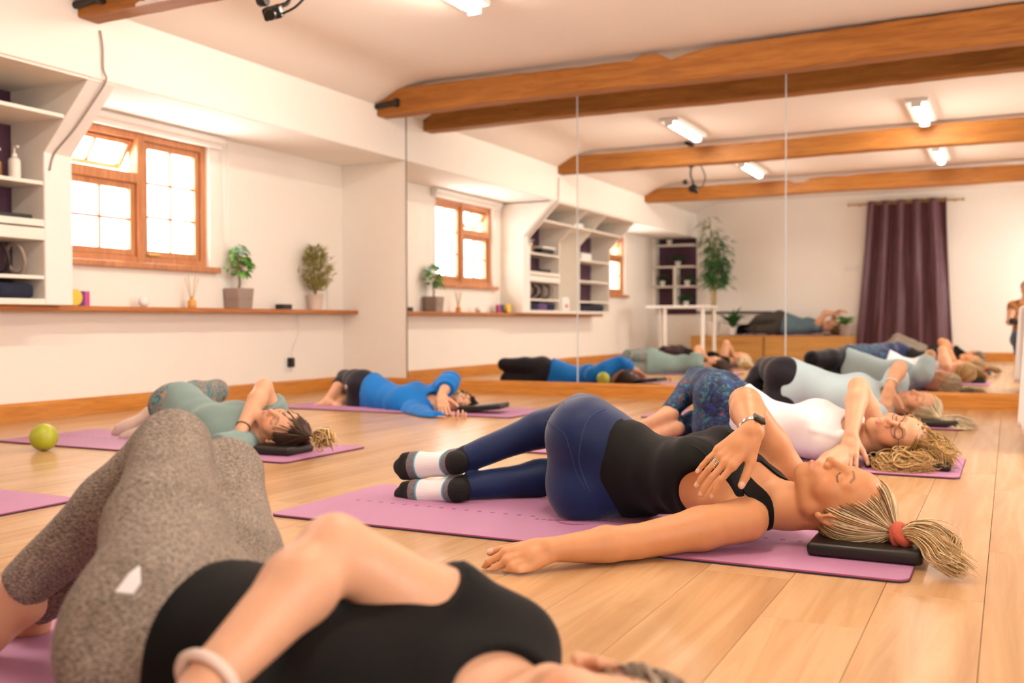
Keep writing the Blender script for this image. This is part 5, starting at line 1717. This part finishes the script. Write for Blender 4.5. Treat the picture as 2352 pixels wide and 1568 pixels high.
mk('case', box(-5.26, -5.16, 3.86, 4.0, 1.807, 1.865, .006, 2), 'pot_taupe', t)
mk('speaker_grille', xform(lathe((0, 0, 0), [(.024, 0), (.024, .004), (.01, .005)], 16), rotm('Y', math.pi / 2), (-5.16, 3.955, 1.836)), 'black_plastic', t)
rl = ['nearest the window', 'second from the window', 'third from the window', 'fourth from the window', 'fifth from the window', 'sixth from the window', 'farthest from the window']
for i in range(7):
    yy = 3.93 - .105 * i
    mk('pilates_ring', ring((-5.22, yy, .877 + .098), (.10, 1, .18), .088, .011, 30, 8), 'black_iron' if i % 2 else 'pot_taupe', smooth=True, label='flexible exercise ring on the lower shelf, ' + rl[i], cat='exercise ring', group='exercise rings on the lower shelf')
bl = [('navy', 3.86), ('violet_card', 3.60), ('navy', 3.36)]
for i, (mm, yy) in enumerate(bl):
    w_ = .12
    v, f = box(-5.34, -5.115, yy - w_, yy + w_, LZ + .035, LZ + .125, .03, 4)
    mk('folded_blanket', (v, f), 'navy_fleece' if mm == 'navy' else 'violet_card', smooth=True, label=['folded navy blanket in the bottom shelf at the left edge', 'folded violet blanket between two navy ones on the bottom shelf', 'folded navy blanket on the bottom shelf, farthest from the window'][i], cat='blanket', group='folded blankets on the bottom shelf')
mk('flat_tray', box(-5.33, -5.13, 3.66, 3.98, 1.207, 1.232, .008, 2), 'black_plastic', label='flat dark tray lying on the drawer box of the shelving', cat='tray')
mk('flat_tray', box(-5.32, -5.15, 3.3, 3.6, 1.207, 1.25, .008, 2), 'black_iron', label='dark case on the middle shelf, seen in the mirror', cat='case')
mk('storage_box', box(-5.33, -5.13, 3.25, 3.62, 1.433, 1.50, .004, 1), 'black_plastic', label='black box under a white lid on the shelf in the mirror', cat='box')
mk('serving_tray', box(-5.34, -5.12, 3.22, 3.60, 1.502, 1.53, .004, 1), 'white_plastic', label='white tray resting on the black box in the shelving', cat='tray')
mk('storage_box', box(-5.34, -5.12, 2.55, 3.08, 1.62, 1.70, .004, 1) if False else box(-5.34, -5.0, 2.60, 3.05, 1.809, 1.875, .004, 1), 'white_plastic', label='long white box on the top shelf, middle bay', cat='box')
v, f = box(-5.34, -5.14, 2.72, 2.95, LZ + .036, LZ + .22, .03, 3)
bg = mk('paper_bag', (v, f), 'white_plastic', smooth=True, label='white bag with a red mark in the middle bay of the shelving', cat='bag')
plain('red_print', '#c8492c', .6)
mk('red_mark', box(-5.1399, -5.1385, 2.80, 2.88, LZ + .08, LZ + .12), 'red_print', bg)
mk('storage_box', box(-5.33, -5.15, 1.95, 2.3, 1.433, 1.53, .006, 2), 'white_plastic', label='white box on the shelving bay farthest from the mirrors', cat='box')
mk('folded_blanket', box(-5.33, -5.12, 1.55, 2.4, LZ + .036, LZ + .12, .03, 3), 'navy_fleece', smooth=True, label='long folded dark blanket in the bay farthest from the mirrors', cat='blanket')

# ------------------------------------------------------------------ webcam hanging from the second beam
wcx, wcy, wcz = -3.16, 3.80, 2.06
t = empty('webcam', (wcx, 3.95, 2.31), 'black camera on a bent arm hanging from the beam at the top edge', 'camera')
mk('clamp', join(box(wcx - .03, wcx + .03, 3.925, 3.949, 2.30, 2.53, .004, 1), box(wcx - .03, wcx + .03, 3.925, 4.12, 2.535, 2.555, .004, 1)), 'black_iron', t)
mk('arm', tube(resample([V(wcx, 3.935, 2.31), V(wcx - .01, 3.93, 2.22), V(wcx, 3.88, 2.15), V(wcx - .02, 3.82, 2.12)], 16), .011, 8), 'black_iron', t, smooth=True)
mk('camera_head', xform(join(box(-.045, .045, -.035, .035, -.03, .03, .010, 2), xform(lathe((0, 0, 0), [(.026, 0), (.028, .03), (.024, .045)], 18), rotm('X', math.pi / 2), (0, -.03, 0))), rotm('X', .5) @ rotm('Z', .4), (wcx - .02, 3.80, 2.085)), 'black_plastic', t, smooth=True, sharp=40)
mk('joint', xform(lathe((0, 0, 0), [(.024, -.025), (.028, -.02), (.028, .02), (.024, .025)], 14), rotm('Y', math.pi / 2), (wcx - .10, 3.82, 2.16)), 'black_iron', t, smooth=True, sharp=40)
mk('cable', tube(resample([V(wcx + .02, 3.82, 2.08), V(wcx + .10, 3.83, 2.11), V(wcx + .14, 3.88, 2.20), V(wcx + .10, 3.94, 2.33)], 20), .006, 8), 'black_plastic', t, smooth=True)

# ------------------------------------------------------------------ end wall behind the camera (seen in the mirrors)
# niche shelves against purple wall
nz = empty('niche_shelves', ((XL + XB) / 2, -1.5, .7), 'white shelves on a purple wall in the far niche, seen in the mirror', 'shelving')
mk('back_panel', box(XL + .002, XB, YB + .001, YB + .012, .72, 1.998), 'purple_paint', nz)
for z in (1.86, 1.50, 1.17, .84):
    mk('shelf', box(XL + .002, XB, YB + .012, -1.38, z, z + .028, .002, 1), 'shelf_cream', nz)
mk('divider', box(-5.03, -4.985, YB + .012, -1.38, .868, 1.50, .002, 1), 'shelf_cream', nz)
mk('post', box(XL + .002, XL + .04, YB + .012, -1.38, .72, 1.998, .002, 1), 'shelf_cream', nz)
def tuft(root, c, R, H, n, mt, seed, L=.12, w=.02, name='foliage'):
    rs = np.random.RandomState(seed)
    fo = []
    for i in range(n):
        a = rs.rand() * 6.28
        d = nrm(V(math.cos(a) * R, math.sin(a) * R, H * rs.uniform(.3, 1.2)))
        fo.append(xform(leaf_mesh(L * rs.uniform(.7, 1.2), w, .35, 3), orient(d, roll=rs.uniform(-.5, .5)), V(c) + V(0, 0, H * .25 * rs.rand())))
    return mk(name, join(*fo), mt, root, kind='stuff')
def pot_plant(c, r, h, mt, label, R, H, n, lm_, seed, L, w, cat='plant'):
    t = empty('potted_plant', c, label, cat)
    mk('pot', lathe(c, [(r * .72, 0), (r, h * .96), (r, h), (r * .9, h), (r * .88, h * .9)], 20, False), mt, t, smooth=True, sharp=40)
    mk('soil', lathe(c, [(r * .89, h * .9), (.0005, h * .92)], 16, False), 'soil', t)
    tuft(t, V(c) + V(0, 0, h * .9), R, H, n, lm_, seed, L, w)
    return t
pot_plant((-5.13, -1.48, 1.888), .05, .09, 'pot_white', 'small trailing plant in a white pot on the top niche shelf', .5, .2, 22, 'leaf_dark', 31, .10, .025)
pot_plant((-4.98, -1.48, 1.528), .05, .08, 'pot_white', 'leafy plant in a white pot on the second niche shelf', .5, .35, 36, 'leaf_dark', 32, .16, .03)
pot_plant((-5.25, -1.48, 1.198), .05, .09, 'pot_white', 'dark plant in a white pot at the left of the third niche shelf', .5, .3, 34, 'leaf_dark', 33, .13, .03)
pot_plant((-4.82, -1.48, 1.198), .05, .09, 'pot_white', 'dark plant in a white pot at the right of the third niche shelf', .5, .3, 34, 'leaf_dark', 34, .14, .03)
pot_plant((-4.84, -1.48, .868), .05, .07, 'pot_white', 'bushy dark plant at the right of the lowest niche shelf', .5, .35, 40, 'leaf_dark', 35, .16, .035)
# white table
tb_ = empty('white_table', (-4.47, -.05, 0), 'plain white table in front of the niche, seen in the mirror', 'table')
mk('table_top', box(-4.95, -4.0, -.36, .26, .80, .84, .004, 1), 'white_gloss', tb_)
for x_, y_ in ((-4.66, .21), (-4.08, .21), (-4.90, -.31), (-4.05, -.31)):
    mk('leg', tube([(x_, y_, 0), (x_, y_, .80)], .028, 14), 'white_gloss', tb_, smooth=True, sharp=40)
# wooden benches
for i, (xa, xb, lb) in enumerate([(-4.60, -3.43, 'low wooden storage bench, the one nearer the white table in the mirror'), (-3.42, -2.13, 'low wooden storage bench under the lying woman, right-hand one in the mirror')]):
    t = empty('storage_bench', ((xa + xb) / 2, -1.25, 0), lb, 'bench', 'low wooden storage benches')
    mk('top_panel', box(xa, xb, YB + .02, -.88, .345, .375, .003, 1), 'bench_wood', t)
    mk('front_panel', box(xa + .01, xb - .01, -.905, -.885, 0, .345, .002, 1), 'bench_wood', t)
    mk('side_panel', box(xa + .002, xa + .022, YB + .03, -.905, 0, .345, .002, 1), 'bench_wood', t)
    mk('side_panel', box(xb - .022, xb - .002, YB + .03, -.905, 0, .345, .002, 1), 'bench_wood', t)
# bamboo
c = V(-4.28, -1.10, .375)
t = empty('bamboo_plant', c, 'tall bamboo plant standing on the bench in the mirror', 'plant')
mk('pot', lathe(c, [(.085, 0), (.115, .20), (.118, .22), (.105, .22), (.10, .20)], 20, False), 'pot_white', t, smooth=True, sharp=40)
mk('soil', lathe(c, [(.102, .20), (.0005, .205)], 16, False), 'soil', t)
rs = np.random.RandomState(5)
fo = []
for i, (dx, dy, hh_) in enumerate(((-.03, 0, 1.85), (.03, .02, 1.6), (.0, -.04, 1.45), (.05, -.02, 1.2))):
    pts = [c + V(dx * .6, dy * .6, .19), c + V(dx, dy, .8), c + V(dx * 1.6 + .02 * i, dy, hh_)]
    mk('cane', tube(resample(pts, 14), .010, 8), 'cane', t, smooth=True)
    for k in range(260):
        s = rs.uniform(.28, 1.0)
        b_ = lerp(pts[1], pts[2], (s - .3) / .7) if s > .3 else pts[1]
        a = rs.rand() * 6.28
        rr = rs.uniform(.02, .15) * (1.0 if rs.rand() < .85 else 1.7)
        base = b_ + V(math.cos(a) * rr, math.sin(a) * rr, rs.uniform(-.05, .08))
        d = nrm(V(math.cos(a), math.sin(a), rs.uniform(-.9, .3)))
        fo.append(xform(leaf_mesh(rs.uniform(.09, .15), .026, .3, 2), orient(d, roll=rs.uniform(-.8, .8)), base))
mk('foliage', join(*fo), 'leaf_dark', t, kind='stuff')
pot_plant((-3.95, -1.04, .375), .07, .13, 'pot_white', 'leafy plant in a white pot on the bench beside the bamboo', .35, .55, 60, 'leaf_dark', 41, .26, .035)
pot_plant((-2.225, -1.00, .375), .085, .17, 'pot_taupe', 'young plant in a grey pot on the right end of the bench', .5, .4, 40, 'leaf_fresh', 42, .17, .05)
mk('wall_rail', box(-4.69, -3.45, YB, YB + .05, .735, .765, .003, 1), 'black_iron', label='dark narrow rail on the end wall above the bench', cat='rail')
mk('wall_control', box(-2.32, -2.14, YB, YB + .02, 1.40, 1.47, .003, 1), 'white_plastic', label='small white control panel on the end wall beside the purple curtain', cat='panel')
# curtain
m, nt, b = newmat('curtain_purple')
f = noise(nt, coords(nt, (60, 60, 4)), 1.0, 3)
nt.links.new(ramp(nt, f, [(.3, '#4a2831'), (.7, '#673a43')]), b.inputs['Base Color'])
b.inputs['Roughness'].default_value = .55
b.inputs['Sheen Weight'].default_value = .2
ct = empty('curtain', (-1.42, YB + .09, .04), 'dark purple eyelet curtain hanging on the end wall, seen in the mirror', 'curtain')
nx, nz_ = 140, 40
U_, W_ = np.meshgrid(np.linspace(0, 1, nx), np.linspace(0, 1, nz_), indexing='ij')
zt, zb = 2.44, .03
zz = zt + (zb - zt) * W_
half = .56 + .12 * W_ ** 1.4
xx = -1.42 - .02 * W_ + (U_ * 2 - 1) * half - .04 * W_ ** 1.5 * (1 - U_)
ph = U_ * 2 * math.pi * 5
yy = YB + .09 + (.055 + .01 * W_) * np.sin(ph + .8 * np.sin(W_ * 2.2 + U_ * 3)) + .018 * np.sin(ph * 2.3 + W_ * 3.0) * W_
vs = np.stack([xx, yy, zz], -1).reshape(-1, 3)
fs = [(i * nz_ + j, (i + 1) * nz_ + j, (i + 1) * nz_ + j + 1, i * nz_ + j + 1) for i in range(nx - 1) for j in range(nz_ - 1)]
o = mk('fabric', (vs, fs), 'curtain_purple', ct, smooth=True)
sol = o.modifiers.new('solid', 'SOLIDIFY'); sol.thickness = .004
for i in range(10):
    u = (i + .5) / 10
    mk('eyelet', ring((-1.42 + (u * 2 - 1) * .56, YB + .09, 2.40), (1, .3 * (-1) ** i, 0), .026, .005, 20, 6), 'brass', ct, smooth=True)
cr = empty('curtain_rod', (-1.42, YB + .09, 2.40), 'brass curtain pole with ball ends above the purple curtain', 'curtain rod')
mk('pole', tube([(-2.22, YB + .09, 2.40), (-.66, YB + .09, 2.40)], .013, 12), 'brass', cr, smooth=True, sharp=40)
for xq in (-2.25, -.63):
    mk('finial', lathe((xq, YB + .09, 2.375), [(.003, 0), (.018, .008), (.026, .025), (.018, .042), (.003, .05)], 14), 'brass', cr, smooth=True)
for xq in (-2.1, -.74):
    mk('bracket', box(xq - .012, xq + .012, YB, YB + .09, 2.38, 2.395), 'brass', cr)

# ------------------------------------------------------------------ cloth-covered table at the right edge
X0, X1, Ya, Yb2, zt = .055, 1.0, 4.96, 5.60, .70
t = empty('draped_table', ((X0 + X1) / 2, (Ya + Yb2) / 2, 0), 'wooden table at the right edge covered to near the floor by a white cloth', 'table')
per = rrect(X0 + .03, X1 - .03, Ya + .03, Yb2 - .03, .03, 5)
pp_ = np.array(per); dd = np.linalg.norm(np.roll(pp_, -1, 0) - pp_, axis=1); cs = np.r_[0, np.cumsum(dd)]
ns, nzz = 160, 16
s_ = np.linspace(0, cs[-1], ns, endpoint=False)
ppx = np.interp(s_, cs, np.r_[pp_[:, 0], pp_[0, 0]]); ppy = np.interp(s_, cs, np.r_[pp_[:, 1], pp_[0, 1]])
ctr = V((X0 + X1) / 2, (Ya + Yb2) / 2)
out_ = nrm_rows(np.stack([ppx - ctr[0], (ppy - ctr[1]) * 1.3], 1))
vs = []
for j in range(nzz):
    w = j / (nzz - 1)
    zz = zt + .012 - (0 if j == 0 else .02 + (zt - .10) * (w - 1 / 15) / (14 / 15))
    o_ = .0 if j == 0 else .012 + .022 * w + .016 * w * np.sin(s_ * 26 + 1.2 * np.sin(s_ * 5))
    hem = 0 if j < nzz - 1 else .012 * np.sin(s_ * 11)
    vs.append(np.stack([ppx + out_[:, 0] * o_, ppy + out_[:, 1] * o_, np.full(ns, zz) + hem], 1))
vs.append(np.array([[ctr[0], ctr[1], zt + .012]]))
vs = np.concatenate(vs)
fs = [(j * ns + k, j * ns + (k + 1) % ns, (j + 1) * ns + (k + 1) % ns, (j + 1) * ns + k) for j in range(nzz - 1) for k in range(ns)] + [(nzz * ns, (k + 1) % ns, k) for k in range(ns)]
cloth('table_linen', (.84, .80, .80), .85, var=.02)
o = mk('tablecloth', (vs, fs), 'table_linen', t, smooth=True)
sol = o.modifiers.new('solid', 'SOLIDIFY'); sol.thickness = .003
mk('table_top', box(X0 + .035, X1 - .035, Ya + .035, Yb2 - .035, zt - .02, zt + .004, .003, 1), 'bench_wood', t)
for x_ in (X0 + .09, X1 - .09):
    for y_ in (Ya + .09, Yb2 - .09):
        mk('leg', tube([(x_, y_, 0), (x_, y_, zt - .02)], [.02, .026], 12), 'bench_wood', t, smooth=True, sharp=40)

# ------------------------------------------------------------------ the photographer, caught in the mirror beside the cloth
J = dict(floor=.001, pel=V(.06, -.62, .33), wai=V(.05, -.60, .50), che=V(.06, -.52, .70), nb=V(.07, -.46, .86),
         shL=V(-.10, -.46, .80), shR=V(.24, -.46, .80), elL=V(-.14, -.36, .58), wrL=V(-.075, -.19, .57), elR=V(.24, -.34, .58), wrR=V(.075, -.19, .58),
         hc=V(.08, -.40, 1.02), hup=(0, .2, 1), hfr=(-.1, 1, -.3), knL=V(-.05, -.28, .40), knR=V(.20, -.26, .40), anL=V(-.03, -.50, .08), anR=V(.20, -.50, .08),
         toeL=V(-.05, -.30, .04), toeR=V(.21, -.30, .04), soleL=(0, 0, -1), soleR=(0, 0, -1),
         handL=dict(d=(.5, .7, .1), n=(.7, -.4, .4), **REST), handR=dict(d=(-.5, .7, .1), n=(-.7, -.4, .4), **REST))
for k_ in list(J):
    if k_[:2] not in ('hu', 'hf', 'so', 'ha', 'fl'):
        J[k_] = J[k_] + V(.13, 0, 0)
hips(J, (-1, 0, 0))
R = root_of(J, 'person', 'photographer crouching with a camera, glimpsed in the mirror at the right edge', group='people in the studio')
person_body(J, R, 'skin', SKIN_C, h=.010, hh=.006, hn=.006)
m, nt, b = newmat('leopard_print')
vo = nd(nt, 'ShaderNodeTexVoronoi'); vo.inputs['Scale'].default_value = 38
nt.links.new(coords(nt), vo.inputs['Vector'])
nt.links.new(ramp(nt, vo.outputs['Distance'], [(0, '#1c120c'), (.35, '#2a1a10'), (.42, '#b0703a'), (1, '#c58848')]), b.inputs['Base Color'])
b.inputs['Roughness'].default_value = .8
garment('jeans', leggings(J, .008, .75, .80, .80), 'denim', R, h=.010)
garment('leopard_top', toptee(J, .010, .5, .3, neck=.08), 'leopard_print', R, h=.010)
hair_obj('hair', J, R, 'hair', [scalp_strands(J, (0, -.12, -.02), 120, 3, m=9, lift=.012)], ['#6b4a2c', '#8a6440'], rad=.004, seed=4)
fx = V(-math.sin(YAW), math.cos(YAW), 0)
Mc = np.stack([V(fx[1], -fx[0], 0), fx, V(0, 0, 1)], 1)
t = empty('photo_camera', V(0, 0, .55) - fx * .14, 'black photo camera held by the crouching photographer', 'camera')
mk('camera_body', xform(box(-.065, .065, -.035, .025, -.045, .045, .008, 2), Mc, V(0, 0, .59) - fx * .14), 'black_plastic', t, smooth=True, sharp=40)
mk('lens', xform(xform(lathe((0, 0, 0), [(.036, 0), (.036, .05), (.038, .052), (.038, .072)], 24), rotm('X', -math.pi / 2)), Mc, V(0, 0, .59) - fx * .115), 'black_plastic', t, smooth=True, sharp=40)
